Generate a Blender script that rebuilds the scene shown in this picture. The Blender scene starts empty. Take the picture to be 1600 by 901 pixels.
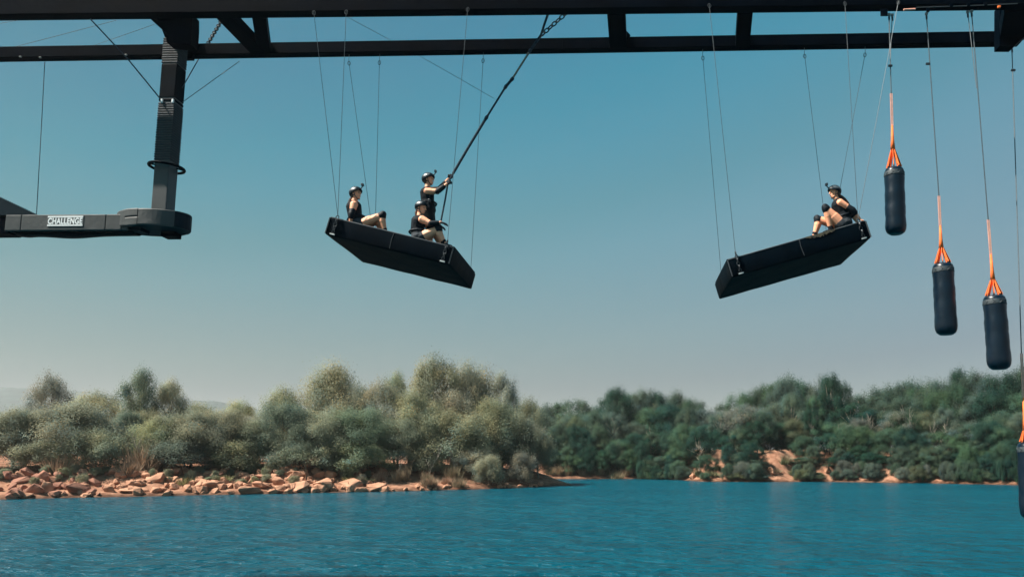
import bpy, bmesh, math, random
import numpy as np
from mathutils import Vector, Matrix

S = bpy.context.scene
C = S.collection
R = math.radians
# ------------------------------------------------------------------ camera
CZ = 3.2
FPX, PPX, PPY = 1200.0, 958.0, 561.0            # lens in pixels of a 1600 px wide frame, principal point
cd = bpy.data.cameras.new('camera')
cam = bpy.data.objects.new('camera', cd); C.objects.link(cam)
cam.location = (0, 0, CZ)
cam.rotation_euler = (R(97.3), 0, R(1.3))
cd.sensor_width = 36; cd.lens = FPX/1600*36
cd.shift_x = (800-PPX)/1600; cd.shift_y = (PPY-450.5)/1600
cd.clip_start = 0.1; cd.clip_end = 12000
S.camera = cam
# ------------------------------------------------------------------ sky, sun, exposure
SUN = Vector((-0.57, -0.20, 0.797)).normalized()   # towards the sun
sun_el = math.asin(SUN.z); sun_rot = math.atan2(SUN.x, SUN.y)
W = bpy.data.worlds.new('World'); S.world = W; W.use_nodes = True
nt = W.node_tree; nt.nodes.clear()
out = nt.nodes.new('ShaderNodeOutputWorld'); bg = nt.nodes.new('ShaderNodeBackground')
sky = nt.nodes.new('ShaderNodeTexSky'); sky.sky_type = 'NISHITA'; sky.sun_disc = False
sky.sun_elevation = sun_el; sky.sun_rotation = sun_rot
sky.altitude = 0; sky.air_density = 1.0; sky.dust_density = 1.2; sky.ozone_density = 1.0
# the grade of the photograph's sky: teal aloft, warm grey dust low down, the same all the way round
geo = nt.nodes.new('ShaderNodeNewGeometry'); sep = nt.nodes.new('ShaderNodeSeparateXYZ')
ramp = nt.nodes.new('ShaderNodeValToRGB'); mul = nt.nodes.new('ShaderNodeMix'); mul.data_type = 'RGBA'; mul.blend_type = 'MULTIPLY'
mul.inputs[0].default_value = 1.0
tc = nt.nodes.new('ShaderNodeTexCoord')
nt.links.new(tc.outputs['Generated'], sep.inputs[0])
tl = nt.nodes.new('ShaderNodeMath'); tl.operation = 'MULTIPLY_ADD'; tl.inputs[1].default_value = -0.75; tl.inputs[2].default_value = 1.0
tm = nt.nodes.new('ShaderNodeMath'); tm.operation = 'MULTIPLY'
nt.links.new(sep.outputs['X'], tl.inputs[0]); nt.links.new(tl.outputs[0], tm.inputs[0]); nt.links.new(sep.outputs['Z'], tm.inputs[1])
nt.links.new(tm.outputs[0], ramp.inputs[0])
SKY_STOPS = [(0.0, (0.18, 0.181, 0.184)), (0.095, (0.178, 0.19, 0.185)), (0.152, (0.217, 0.276, 0.241)), (0.216, (0.219, 0.344, 0.294)), (0.276, (0.198, 0.406, 0.343)), (0.333, (0.133, 0.42, 0.351)), (0.407, (0.067, 0.461, 0.408)), (0.466, (0.006, 0.463, 0.423)), (0.56, (0.001, 0.426, 0.42)), (1.0, (0.001, 0.408, 0.408))]
e = ramp.color_ramp.elements
e[0].position, e[0].color = SKY_STOPS[0][0], SKY_STOPS[0][1]+(1,)
e[1].position, e[1].color = SKY_STOPS[-1][0], SKY_STOPS[-1][1]+(1,)
for p_, c_ in SKY_STOPS[1:-1]:
    k = e.new(p_); k.color = c_+(1,)
nt.links.new(sky.outputs[0], mul.inputs[6]); nt.links.new(ramp.outputs[0], mul.inputs[7])
ga = nt.nodes.new('ShaderNodeMath'); ga.operation = 'MULTIPLY_ADD'; ga.inputs[1].default_value = 0.68; ga.inputs[2].default_value = 1.04
nt.links.new(sep.outputs['X'], ga.inputs[0])
vm = nt.nodes.new('ShaderNodeVectorMath'); vm.operation = 'SCALE'
nt.links.new(mul.outputs[2], vm.inputs[0]); nt.links.new(ga.outputs[0], vm.inputs['Scale'])
nt.links.new(vm.outputs[0], bg.inputs[0]); bg.inputs[1].default_value = 0.10
nt.links.new(bg.outputs[0], out.inputs[0])
sd = bpy.data.lights.new('sun', 'SUN'); sd.energy = 5.0; sd.angle = R(0.5); sd.color = (1.0, 0.93, 0.83)
so = bpy.data.objects.new('sun', sd); C.objects.link(so)
so.rotation_euler = (-SUN).to_track_quat('-Z', 'Y').to_euler(); so.location = (-20, -20, 40)
S.view_settings.view_transform = 'Standard'; S.view_settings.look = 'None'
S.view_settings.exposure = 1.3; S.view_settings.gamma = 1
S.render.engine = 'CYCLES'
S.cycles.volume_bounces = 0; S.cycles.max_bounces = 6; S.cycles.transparent_max_bounces = 8

# ------------------------------------------------------------------ helpers
_r, _p = R(1.3), R(7.3)
_Rz = np.array([[math.cos(_r), -math.sin(_r), 0], [math.sin(_r), math.cos(_r), 0], [0, 0, 1]])
_rt = _Rz @ np.array([1., 0, 0]); _fw = _Rz @ np.array([0, math.cos(_p), math.sin(_p)]); _up = _Rz @ np.array([0, -math.sin(_p), math.cos(_p)])
def ray(x, y): return _fw + _rt*(x-PPX)/FPX - _up*(y-PPY)/FPX
def P(x, y, Y):
    d = ray(x, y); t = Y/d[1]
    return Vector((d[0]*t, Y, CZ+d[2]*t))
def G(x, y, z=0.0):
    d = ray(x, y); t = (CZ-z)/-d[2]
    return Vector((d[0]*t, d[1]*t, z))

def wloc(o):
    v = Vector((0, 0, 0))
    while o is not None:
        v += o.location; o = o.parent
    return v
def empty(name, loc, label=None, cat=None, group=None):
    o = bpy.data.objects.new(name, None); C.objects.link(o); o.location = loc
    o.empty_display_size = 0.2
    tag(o, label, cat, group); return o
def tag(o, label=None, cat=None, group=None, kind=None):
    if label: o['label'] = label
    if cat: o['category'] = cat
    if group: o['group'] = group
    if kind: o['kind'] = kind
    return o
def obj(name, bm, mat, parent=None, smooth=False, loc=None):
    """one mesh object out of a bmesh in world coordinates"""
    off = wloc(parent) if parent is not None else Vector(loc) if loc is not None else Vector((0, 0, 0))
    bm.normal_update()
    me = bpy.data.meshes.new(name)
    if off.length: bmesh.ops.translate(bm, verts=bm.verts, vec=-off)
    bm.to_mesh(me); bm.free()
    for m in (mat if isinstance(mat, (list, tuple)) else [mat]): me.materials.append(m)
    if smooth:
        me.polygons.foreach_set('use_smooth', [True]*len(me.polygons))
    o = bpy.data.objects.new(name, me); C.objects.link(o)
    if parent is not None: o.parent = parent
    elif loc is not None: o.location = loc
    return o
def B(): return bmesh.new()
def box(bm, c, u, v, w, bev=0.0):
    """box at centre c with half vectors u v w"""
    c, u, v, w = map(Vector, (c, u, v, w))
    vs = [bm.verts.new(c+u*a+v*b+w*d) for a in (-1, 1) for b in (-1, 1) for d in (-1, 1)]
    fs = [(0, 1, 3, 2), (4, 6, 7, 5), (0, 4, 5, 1), (2, 3, 7, 6), (0, 2, 6, 4), (1, 5, 7, 3)]
    ff = [bm.faces.new([vs[i] for i in f]) for f in fs]
    bmesh.ops.recalc_face_normals(bm, faces=ff)
    if bev > 0:
        es = list({e for f in ff for e in f.edges})
        bmesh.ops.bevel(bm, geom=es, offset=bev, segments=2, affect='EDGES', profile=0.6)
    return bm
def abox(bm, x0, x1, y0, y1, z0, z1, bev=0.0):
    return box(bm, ((x0+x1)/2, (y0+y1)/2, (z0+z1)/2), ((x1-x0)/2, 0, 0), (0, (y1-y0)/2, 0), (0, 0, (z1-z0)/2), bev)
def frame_of(d):
    d = Vector(d).normalized()
    a = Vector((0, 0, 1)) if abs(d.z) < 0.9 else Vector((1, 0, 0))
    u = d.cross(a).normalized(); return u, d.cross(u).normalized()
def tube(bm, pts, r, n=6, cap=True):
    pts = [Vector(p) for p in pts]; rs = r if isinstance(r, (list, tuple)) else [r]*len(pts)
    rings = []; u = None
    for i, p in enumerate(pts):
        d = (pts[min(i+1, len(pts)-1)]-pts[max(i-1, 0)])
        if u is None: u, v = frame_of(d)
        else:
            d.normalize(); u = (u-d*u.dot(d)).normalized(); v = d.cross(u)
        rings.append([bm.verts.new(p+(u*math.cos(2*math.pi*k/n)+v*math.sin(2*math.pi*k/n))*rs[i]) for k in range(n)])
    for a, b in zip(rings, rings[1:]):
        for k in range(n): bm.faces.new((a[k], a[(k+1) % n], b[(k+1) % n], b[k]))
    if cap:
        bm.faces.new(list(reversed(rings[0]))); bm.faces.new(rings[-1])
    return bm
def torus(bm, c, axis, R_, r, n=16, m=6, sx=1.0, up=None):
    c = Vector(c); axis = Vector(axis).normalized()
    if up is None: u, v = frame_of(axis)
    else:
        u = Vector(up).normalized(); u = (u-axis*u.dot(axis)).normalized(); v = axis.cross(u)
    g = []
    for i in range(n):
        a = 2*math.pi*i/n; d = u*math.cos(a)*sx+v*math.sin(a); dn = d.normalized()
        g.append([bm.verts.new(c+d*R_+(dn*math.cos(2*math.pi*j/m)+axis*math.sin(2*math.pi*j/m))*r) for j in range(m)])
    for i in range(n):
        for j in range(m):
            bm.faces.new((g[i][j], g[(i+1) % n][j], g[(i+1) % n][(j+1) % m], g[i][(j+1) % m]))
    return bm
def chain(bm, a, b, pitch=0.06, r=0.008, w=0.5):
    a, b = Vector(a), Vector(b); L = (b-a).length; n = max(1, int(round(L/pitch))); d = (b-a)/n
    u, v = frame_of(d)
    for i in range(n):
        torus(bm, a+d*(i+0.5), u if i % 2 else v, d.length*0.40, r, 10, 5, 1.55, d)
    return bm
def ico(bm, c, rad, sub=2, M=None):
    """ellipsoid; rad a number or three, M an orientation"""
    rad = (rad,)*3 if isinstance(rad, (int, float)) else rad
    m = Matrix.Translation(Vector(c)) @ ((M.to_4x4() if M else Matrix.Identity(4)) @ Matrix.Diagonal((*rad, 1)))
    return bmesh.ops.create_icosphere(bm, subdivisions=sub, radius=1.0, matrix=m)['verts']
def caps(bm, a, ra, b, rb, n=12):
    """closed tapered capsule"""
    a, b = Vector(a), Vector(b); d = b-a
    if d.length < 1e-5: ico(bm, a, max(ra, rb), 2); return bm
    d.normalize(); u, v = frame_of(d); rings = []
    for c, r, phis in ((a, ra, (-66, -40, -14)), (b, rb, (14, 40, 66))):
        for ph in phis:
            h, q = math.sin(R(ph))*r, math.cos(R(ph))*r
            rings.append([bm.verts.new(c+d*h+(u*math.cos(2*math.pi*k/n)+v*math.sin(2*math.pi*k/n))*q) for k in range(n)])
    p0, p1 = bm.verts.new(a-d*ra), bm.verts.new(b+d*rb)
    for x, y in zip(rings, rings[1:]):
        for k in range(n): bm.faces.new((x[k], x[(k+1) % n], y[(k+1) % n], y[k]))
    for k in range(n):
        bm.faces.new((p0, rings[0][(k+1) % n], rings[0][k])); bm.faces.new((p1, rings[-1][k], rings[-1][(k+1) % n]))
    return bm
def lathe(bm, prof, M, n=24, wob=None):
    rings = []
    for i, (r, z) in enumerate(prof):
        ring = []
        for k in range(n):
            a = 2*math.pi*k/n; q = 1.0 if wob is None else wob(i, k, z)
            ring.append(bm.verts.new(M @ Vector((r*q*math.cos(a), r*q*math.sin(a), z))))
        rings.append(ring)
    for a, b in zip(rings, rings[1:]):
        for k in range(n): bm.faces.new((a[k], a[(k+1) % n], b[(k+1) % n], b[k]))
    bm.faces.new(list(reversed(rings[0]))); bm.faces.new(rings[-1])
    bmesh.ops.recalc_face_normals(bm, faces=bm.faces[:])
    return bm
def voxel(bm, size, it=3):
    """melt overlapping closed shapes into one continuous surface"""
    me = bpy.data.meshes.new('tmp'); bm.to_mesh(me); bm.free()
    o = bpy.data.objects.new('tmp', me); C.objects.link(o)
    m = o.modifiers.new('r', 'REMESH'); m.mode = 'VOXEL'; m.voxel_size = size
    if it:
        s = o.modifiers.new('s', 'SMOOTH'); s.iterations = it; s.factor = 0.5
    dg = bpy.context.evaluated_depsgraph_get(); ev = o.evaluated_get(dg)
    nb = B(); nb.from_mesh(ev.to_mesh()); ev.to_mesh_clear()
    bpy.data.objects.remove(o); bpy.data.meshes.remove(me)
    return nb

# ------------------------------------------------------------------ materials
def mat(name, col, rough=0.5, spec=0.5, var=0.25, scale=6.0, bump=0.0, bscale=30.0, metal=0.0, col2=None, wave=None, coat=0.0):
    m = bpy.data.materials.new(name); m.use_nodes = True; t = m.node_tree; b = t.nodes['Principled BSDF']
    tcn = t.nodes.new('ShaderNodeTexCoord'); nz = t.nodes.new('ShaderNodeTexNoise')
    nz.inputs['Scale'].default_value = scale; nz.inputs['Detail'].default_value = 5
    t.links.new(tcn.outputs['Object'], nz.inputs['Vector'])
    rp = t.nodes.new('ShaderNodeValToRGB'); rp.color_ramp.elements[0].position = 0.3; rp.color_ramp.elements[1].position = 0.7
    c2 = col2 if col2 else tuple(min(1, c*(1+var)) for c in col); c1 = col if col2 else tuple(c*(1-var) for c in col)
    rp.color_ramp.elements[0].color = (*c1, 1); rp.color_ramp.elements[1].color = (*c2, 1)
    t.links.new(nz.outputs['Fac'], rp.inputs[0]); t.links.new(rp.outputs[0], b.inputs['Base Color'])
    mr = t.nodes.new('ShaderNodeMapRange'); mr.inputs[3].default_value = max(0.02, rough-0.1); mr.inputs[4].default_value = min(1, rough+0.1)
    t.links.new(nz.outputs['Fac'], mr.inputs[0]); t.links.new(mr.outputs[0], b.inputs['Roughness'])
    b.inputs['Specular IOR Level'].default_value = spec; b.inputs['Metallic'].default_value = metal
    b.inputs['Coat Weight'].default_value = coat
    if bump > 0:
        n2 = t.nodes.new('ShaderNodeTexNoise'); n2.inputs['Scale'].default_value = bscale; n2.inputs['Detail'].default_value = 4
        mp = t.nodes.new('ShaderNodeMapping')
        if wave: mp.inputs['Scale'].default_value = wave
        t.links.new(tcn.outputs['Object'], mp.inputs[0]); t.links.new(mp.outputs[0], n2.inputs['Vector'])
        bp = t.nodes.new('ShaderNodeBump'); bp.inputs['Strength'].default_value = bump; bp.inputs['Distance'].default_value = 0.05
        t.links.new(n2.outputs['Fac'], bp.inputs['Height']); t.links.new(bp.outputs[0], b.inputs['Normal'])
    return m
M = {}
M['steel'] = mat('black_painted_steel', (0.0004, 0.0022, 0.0050), 0.6, 0.01, 0.35, 1.5, 0.08, 9)
M['vinyl'] = mat('black_vinyl', (0.0006, 0.0036, 0.0068), 0.55, 0.02, 0.3, 2.5, 0.15, 5, wave=(2.5, 1, .7))
M['vinyl_worn'] = mat('worn_vinyl_edge', (0.012, 0.019, 0.025), 0.6, 0.4, 0.3, 14, 0.3, 12, col2=(0.24, 0.20, 0.13))
M['piping'] = mat('grey_piping', (0.05, 0.058, 0.065), 0.5, 0.4)
M['pad'] = mat('grey_vinyl_pad', (0.042, 0.046, 0.047), 0.55, 0.35, 0.22, 1.4, 0.25, 4)
M['pad_dark'] = mat('dark_and_shaded_pad', (0.004, 0.012, 0.018), 0.5, 0.06, 0.2, 2, 0.2, 4)
M['post_skin'] = mat('grey_post_skin', (0.042, 0.046, 0.048), 0.5, 0.4, 0.15, 1.2, 0.08, 4)
M['wrap'] = mat('dark_rope_wrap', (0.020, 0.028, 0.034), 0.7, 0.3, 0.35, 14, 0.3, 40)
M['white'] = mat('white_print', (0.78, 0.79, 0.78), 0.6, 0.3, 0.05, 20)
M['cable'] = mat('steel_cable', (0.045, 0.060, 0.070), 0.45, 0.5, 0.3, 20, metal=0.3)
M['zinc'] = mat('zinc_fitting', (0.55, 0.55, 0.53), 0.4, 0.5, 0.2, 20, metal=0.5)
M['bolt'] = mat('dull_zinc', (0.22, 0.22, 0.21), 0.5, 0.4, 0.2, 20)
M['chain'] = mat('dark_chain', (0.030, 0.036, 0.042), 0.4, 0.5, 0.3, 20, metal=0.5)
M['rope'] = mat('dark_rope', (0.030, 0.040, 0.055), 0.8, 0.2, 0.4, 25, 0.5, 80)
M['rope_tan'] = mat('tan_rope', (0.24, 0.19, 0.16), 0.85, 0.2, 0.3, 25, 0.5, 80)
M['orange'] = mat('orange_webbing', (0.80, 0.16, 0.035), 0.7, 0.3, 0.2, 8, 0.2, 60)
M['orange_pale'] = mat('faded_orange_webbing', (0.75, 0.36, 0.27), 0.75, 0.3, 0.2, 8, 0.2, 60)
M['bag'] = mat('black_leather', (0.0008, 0.007, 0.0155), 0.33, 0.36, 0.3, 3.5, 0.2, 5)
M['bag_collar'] = mat('grey_collar', (0.020, 0.030, 0.036), 0.6, 0.4, 0.5, 16)
M['skin'] = mat('skin', (0.84, 0.36, 0.205), 0.5, 0.4, 0.10, 9, 0.05, 60)
M['skin_pale'] = mat('pale_skin', (0.84, 0.38, 0.225), 0.5, 0.4, 0.10, 9, 0.05, 60)
M['vest'] = mat('black_fabric', (0.005, 0.008, 0.012), 0.8, 0.15, 0.3, 14, 0.4, 18)
M['shorts'] = mat('grey_fabric', (0.035, 0.042, 0.050), 0.8, 0.2, 0.2, 14, 0.3, 18)
M['neoprene'] = mat('black_neoprene', (0.003, 0.007, 0.012), 0.6, 0.2, 0.3, 14, 0.2, 25)
M['helmet'] = mat('black_helmet_shell', (0.004, 0.009, 0.014), 0.45, 0.14, 0.2, 5)
M['decal'] = mat('grey_helmet_decal', (0.06, 0.075, 0.085), 0.4, 0.5, 0.4, 25)
M['plastic'] = mat('black_plastic', (0.010, 0.013, 0.018), 0.35, 0.5)
M['hair_brown'] = mat('brown_hair', (0.085, 0.042, 0.026), 0.5, 0.4, 0.4, 20, 0.6, 40, wave=(4, 4, .6))
M['hair_dark'] = mat('dark_brown_hair', (0.035, 0.02, 0.014), 0.5, 0.4, 0.4, 20, 0.6, 40, wave=(4, 4, .6))
M['eye'] = mat('dark_eye', (0.02, 0.015, 0.012), 0.2, 0.5)
M['lip'] = mat('lip', (0.45, 0.16, 0.13), 0.5, 0.4)
M['rock'] = mat('orange_rock', (0.25, 0.115, 0.068), 0.85, 0.2, 0.3, 1.6, 0.8, 6, col2=(0.49, 0.265, 0.170))
M['rock_red'] = mat('red_brown_rock', (0.175, 0.072, 0.05), 0.85, 0.2, 0.3, 1.6, 0.8, 6, col2=(0.37, 0.18, 0.12))
M['bark'] = mat('grey_bark', (0.13, 0.10, 0.075), 0.9, 0.2, 0.3, 4, 0.6, 14, wave=(3, 3, .6))
M['bark_pale'] = mat('pale_bark', (0.30, 0.26, 0.21), 0.9, 0.2, 0.3, 4, 0.5, 14, wave=(3, 3, .6))

def leaf_mat(name, trans=0.25):
    m = bpy.data.materials.new(name); m.use_nodes = True; t = m.node_tree; b = t.nodes['Principled BSDF']
    oi = t.nodes.new('ShaderNodeObjectInfo'); at = t.nodes.new('ShaderNodeAttribute'); at.attribute_name = 'tint'
    mx = t.nodes.new('ShaderNodeMix'); mx.data_type = 'RGBA'; mx.blend_type = 'MULTIPLY'; mx.inputs[0].default_value = 1
    t.links.new(oi.outputs['Color'], mx.inputs[6]); t.links.new(at.outputs['Color'], mx.inputs[7])
    t.links.new(mx.outputs[2], b.inputs['Base Color'])
    b.inputs['Roughness'].default_value = 0.7; b.inputs['Specular IOR Level'].default_value = 0.08
    tr = t.nodes.new('ShaderNodeBsdfTranslucent'); t.links.new(mx.outputs[2], tr.inputs[0])
    ms = t.nodes.new('ShaderNodeMixShader'); ms.inputs[0].default_value = trans
    t.links.new(b.outputs[0], ms.inputs[1]); t.links.new(tr.outputs[0], ms.inputs[2])
    t.links.new(ms.outputs[0], t.nodes['Material Output'].inputs['Surface'])
    return m
M['leaf'] = leaf_mat('foliage', 0.58); M['drygrass'] = leaf_mat('dry_stems', 0.15)

# ------------------------------------------------------------------ terrain and water
random.seed(7); rs = np.random.RandomState(7)
def lat(x, y, seed):
    """value noise"""
    xi, yi = np.floor(x).astype(int), np.floor(y).astype(int); fx, fy = x-xi, y-yi
    fx, fy = fx*fx*(3-2*fx), fy*fy*(3-2*fy)
    def h(a, b):
        n = (a*374761393+b*668265263+seed*144665) & 0xffffffff
        n = ((n ^ (n >> 13))*1274126177) & 0xffffffff
        return ((n ^ (n >> 16)) & 0xffff)/65535.0
    return (h(xi, yi)*(1-fx)+h(xi+1, yi)*fx)*(1-fy)+(h(xi, yi+1)*(1-fx)+h(xi+1, yi+1)*fx)*fy
def fbm(x, y, seed, o=4):
    s = 0; a = 0.5
    for i in range(o):
        s = s+a*(lat(x*2**i, y*2**i, seed+i)-0.5); a *= 0.5
    return s
def g2(x, y):
    v = G(x, y); return (v.x, v.y)
SHORE_L = [(-2500, -60), (-420, -10), (-160, 28), (-95, 45)]+[g2(*q) for q in ((-60, 782), (60, 778.5), (170, 776), (300, 773.5), (420, 771), (520, 769), (640, 766.5), (760, 763.5), (852, 759.5))]
INLET = [(-6.5, 90), (-9, 100), (-16, 110), (-17, 116)]
SHORE_R = [g2(*q) for q in ((880, 748), (1000, 747.5), (1060, 749), (1095, 752), (1180, 752.5), (1290, 752), (1380, 753.5), (1480, 755), (1600, 757.5))]+[(60, 84), (90, 74), (200, 60), (520, 10), (2500, -60)]
POLY = np.array(SHORE_L+INLET+SHORE_R+[(2500, 9000), (-2500, 9000)])
def sdist(x, y):
    x = np.asarray(x, float); y = np.asarray(y, float)
    d = np.full(x.shape, 1e9); ins = np.zeros(x.shape, bool); n = len(POLY)
    for i in range(n):
        a, b = POLY[i], POLY[(i+1) % n]; e_ = b-a; w0, w1 = x-a[0], y-a[1]
        t = np.clip((w0*e_[0]+w1*e_[1])/(e_@e_), 0, 1)
        d = np.minimum(d, np.hypot(w0-e_[0]*t, w1-e_[1]*t))
        c = (a[1] <= y) != (b[1] <= y)
        with np.errstate(divide='ignore', invalid='ignore'):
            xx = a[0]+(y-a[1])/(b[1]-a[1])*e_[0]
        ins ^= c & (x < xx)
    return np.where(ins, d, -d)
def _bump(px, Y, r_, h): v = P(px, 720, Y); return (v.x, Y, r_, h)
BUMPS = [_bump(1086, 108.3, 1.4, 1.2), _bump(1120, 112.5, 1.8, 2.2), _bump(1210, 109.5, 2.1, 1.9), _bump(1230, 112, 2.0, 1.2), _bump(1289, 107.6, 1.2, 1.4), _bump(1384, 105.5, 1.4, 0.4)]
def terrain_z(x, y):
    x = np.asarray(x, float); y = np.asarray(y, float)
    d = sdist(x, y)+1.6*fbm(x*0.35, y*0.35, 3)
    right = np.clip((x-(-6))/8, 0, 1)*np.clip((y-60)/20, 0, 1)
    bank = np.interp(d, [-40, -6, -0.4, 0.0, 0.5, 2.5, 5, 12, 60, 400], [-3, -1.6, -0.25, 0.0, 0.22, 0.75, 1.6, 2.4, 3.4, 4.2])
    bluff = np.interp(d, [-40, -6, -0.4, 0.0, 0.5, 2.0, 4.5, 9, 14, 60, 400], [-3, -1.6, -0.25, 0.0, 0.18, 0.8, 2.2, 3.6, 4.0, 5.0, 6.0])
    for bx, by, br_, bh in BUMPS:
        bluff = bluff+bh*np.exp(-((x-bx)**2+((y-by)*1.0)**2)/(br_*br_))*np.clip(d/2.0, 0, 1)
    z = bank*(1-right)+bluff*right
    z = z+np.clip(d, 0, 4)*0.25*fbm(x*0.5, y*0.5, 11)+np.clip(d/10, 0, 1)*1.0*fbm(x*0.05, y*0.05, 21)
    return z
def tz(x, y): return float(terrain_z(np.array([x]), np.array([y]))[0])
def axis_coords(lo, hi, step, far):
    a = np.arange(lo, hi, step); g = [step]
    while g[-1] < far: g.append(g[-1]*1.35)
    g = np.cumsum(g); g = g[g < far]
    return np.concatenate([(lo-g)[::-1], a, hi+g])
def grid(name, xs, ys, zf, m, kind=None):
    X, Y = np.meshgrid(xs, ys); Z = zf(X, Y)
    co = np.stack([X, Y, Z], -1).reshape(-1, 3); nx, ny = len(xs), len(ys)
    i = np.arange((ny-1)*(nx-1)); r_, c_ = i//(nx-1), i % (nx-1); a = r_*nx+c_
    f = np.stack([a, a+1, a+nx+1, a+nx], -1)
    me = bpy.data.meshes.new(name)
    me.vertices.add(len(co)); me.vertices.foreach_set('co', co.ravel())
    me.loops.add(f.size); me.loops.foreach_set('vertex_index', f.ravel())
    me.polygons.add(len(f)); me.polygons.foreach_set('loop_start', np.arange(len(f))*4)
    me.update(calc_edges=True); me.polygons.foreach_set('use_smooth', np.ones(len(f), bool))
    me.materials.append(m)
    o = bpy.data.objects.new(name, me); C.objects.link(o)
    if kind: o['kind'] = kind
    return o
def soil_material():
    m = bpy.data.materials.new('orange_soil'); m.use_nodes = True; t = m.node_tree; b = t.nodes['Principled BSDF']
    tcn = t.nodes.new('ShaderNodeTexCoord')
    def noise(sc, det=6):
        n = t.nodes.new('ShaderNodeTexNoise'); n.inputs['Scale'].default_value = sc; n.inputs['Detail'].default_value = det
        t.links.new(tcn.outputs['Object'], n.inputs['Vector']); return n
    n1, n2, n3 = noise(0.35), noise(1.7), noise(0.12)
    r1 = t.nodes.new('ShaderNodeValToRGB'); e = r1.color_ramp.elements
    e[0].position, e[0].color = 0.32, (0.18, 0.080, 0.048, 1); e[1].position, e[1].color = 0.68, (0.33, 0.175, 0.112, 1)
    t.links.new(n2.outputs[0], r1.inputs[0])
    sp = t.nodes.new('ShaderNodeSeparateXYZ'); t.links.new(tcn.outputs['Object'], sp.inputs[0])
    ad = t.nodes.new('ShaderNodeMath'); ad.operation = 'MULTIPLY_ADD'; ad.inputs[1].default_value = 5.0
    t.links.new(n1.outputs[0], ad.inputs[0]); t.links.new(sp.outputs['Z'], ad.inputs[2])
    mr = t.nodes.new('ShaderNodeMapRange'); mr.inputs[1].default_value = 6.8; mr.inputs[2].default_value = 8.5
    t.links.new(ad.outputs[0], mr.inputs[0])
    mx = t.nodes.new('ShaderNodeMix'); mx.data_type = 'RGBA'; t.links.new(mr.outputs[0], mx.inputs[0])
    t.links.new(r1.outputs[0], mx.inputs[6]); mx.inputs[7].default_value = (0.10, 0.095, 0.045, 1)
    wr = t.nodes.new('ShaderNodeMapRange'); wr.inputs[1].default_value = 0.06; wr.inputs[2].default_value = 0.42; wr.inputs[3].default_value = 0.30; wr.inputs[4].default_value = 1.0
    wa = t.nodes.new('ShaderNodeMath'); wa.operation = 'MULTIPLY_ADD'; wa.inputs[1].default_value = 0.35
    t.links.new(n2.outputs[0], wa.inputs[0]); t.links.new(sp.outputs['Z'], wa.inputs[2]); wb = t.nodes.new('ShaderNodeMath'); wb.operation = 'SUBTRACT'; wb.inputs[1].default_value = 0.17
    t.links.new(wa.outputs[0], wb.inputs[0]); t.links.new(wb.outputs[0], wr.inputs[0])
    wm = t.nodes.new('ShaderNodeVectorMath'); wm.operation = 'SCALE'; t.links.new(mx.outputs[2], wm.inputs[0]); t.links.new(wr.outputs[0], wm.inputs['Scale'])
    t.links.new(wm.outputs[0], b.inputs['Base Color']); b.inputs['Roughness'].default_value = 0.95
    b.inputs['Specular IOR Level'].default_value = 0.15
    bp = t.nodes.new('ShaderNodeBump'); bp.inputs['Strength'].default_value = 0.8; bp.inputs['Distance'].default_value = 0.15
    t.links.new(n2.outputs[0], bp.inputs['Height']); t.links.new(bp.outputs[0], b.inputs['Normal'])
    return m
M['soil'] = soil_material()
grid('ground', axis_coords(-72, 72, 0.6, 4600), axis_coords(48, 135, 0.6, 4600), terrain_z, M['soil'], 'structure')

def water_material():
    m = bpy.data.materials.new('lake_water'); m.use_nodes = True; t = m.node_tree; b = t.nodes['Principled BSDF']
    tcn = t.nodes.new('ShaderNodeTexCoord')
    def noise(sc, vec, det=4):
        mp = t.nodes.new('ShaderNodeMapping'); mp.inputs['Scale'].default_value = vec
        n = t.nodes.new('ShaderNodeTexNoise'); n.inputs['Scale'].default_value = sc; n.inputs['Detail'].default_value = det
        n.inputs['Roughness'].default_value = 0.6
        t.links.new(tcn.outputs['Object'], mp.inputs[0]); t.links.new(mp.outputs[0], n.inputs['Vector']); return n
    a, c, big = noise(1.5, (0.75, 1.0, 1)), noise(0.55, (0.7, 1.0, 1), 3), noise(0.05, (0.6, 1.5, 1), 2)
    ad = t.nodes.new('ShaderNodeMath'); ad.operation = 'MULTIPLY_ADD'; ad.inputs[1].default_value = 0.45
    t.links.new(a.outputs[0], ad.inputs[0]); t.links.new(c.outputs[0], ad.inputs[2])
    bp = t.nodes.new('ShaderNodeBump'); bp.inputs['Strength'].default_value = 1.0; bp.inputs['Distance'].default_value = 1.35
    t.links.new(ad.outputs[0], bp.inputs['Height']); t.links.new(bp.outputs[0], b.inputs['Normal'])
    rp = t.nodes.new('ShaderNodeValToRGB'); e = rp.color_ramp.elements
    e[0].position, e[0].color = 0.35, (0.0, 0.044, 0.068, 1); e[1].position, e[1].color = 0.65, (0.0, 0.054, 0.081, 1)
    t.links.new(big.outputs[0], rp.inputs[0]); t.links.new(rp.outputs[0], b.inputs['Base Color'])
    b.inputs['Roughness'].default_value = 0.23; b.inputs['IOR'].default_value = 1.33; b.inputs['Specular IOR Level'].default_value = 0.10
    b.inputs['Subsurface Weight'].default_value = 0.35; b.inputs['Subsurface Radius'].default_value = (1.0, 2.0, 2.0); b.inputs['Subsurface Scale'].default_value = 6.0
    return m
M['water'] = water_material()
grid('lake_water', np.array([-2400, -300, -80, 0, 80, 300, 2400.]), np.array([-2400, -300, -50, 0, 60, 130, 300.]), lambda X, Y: X*0, M['water'], 'structure')

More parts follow.
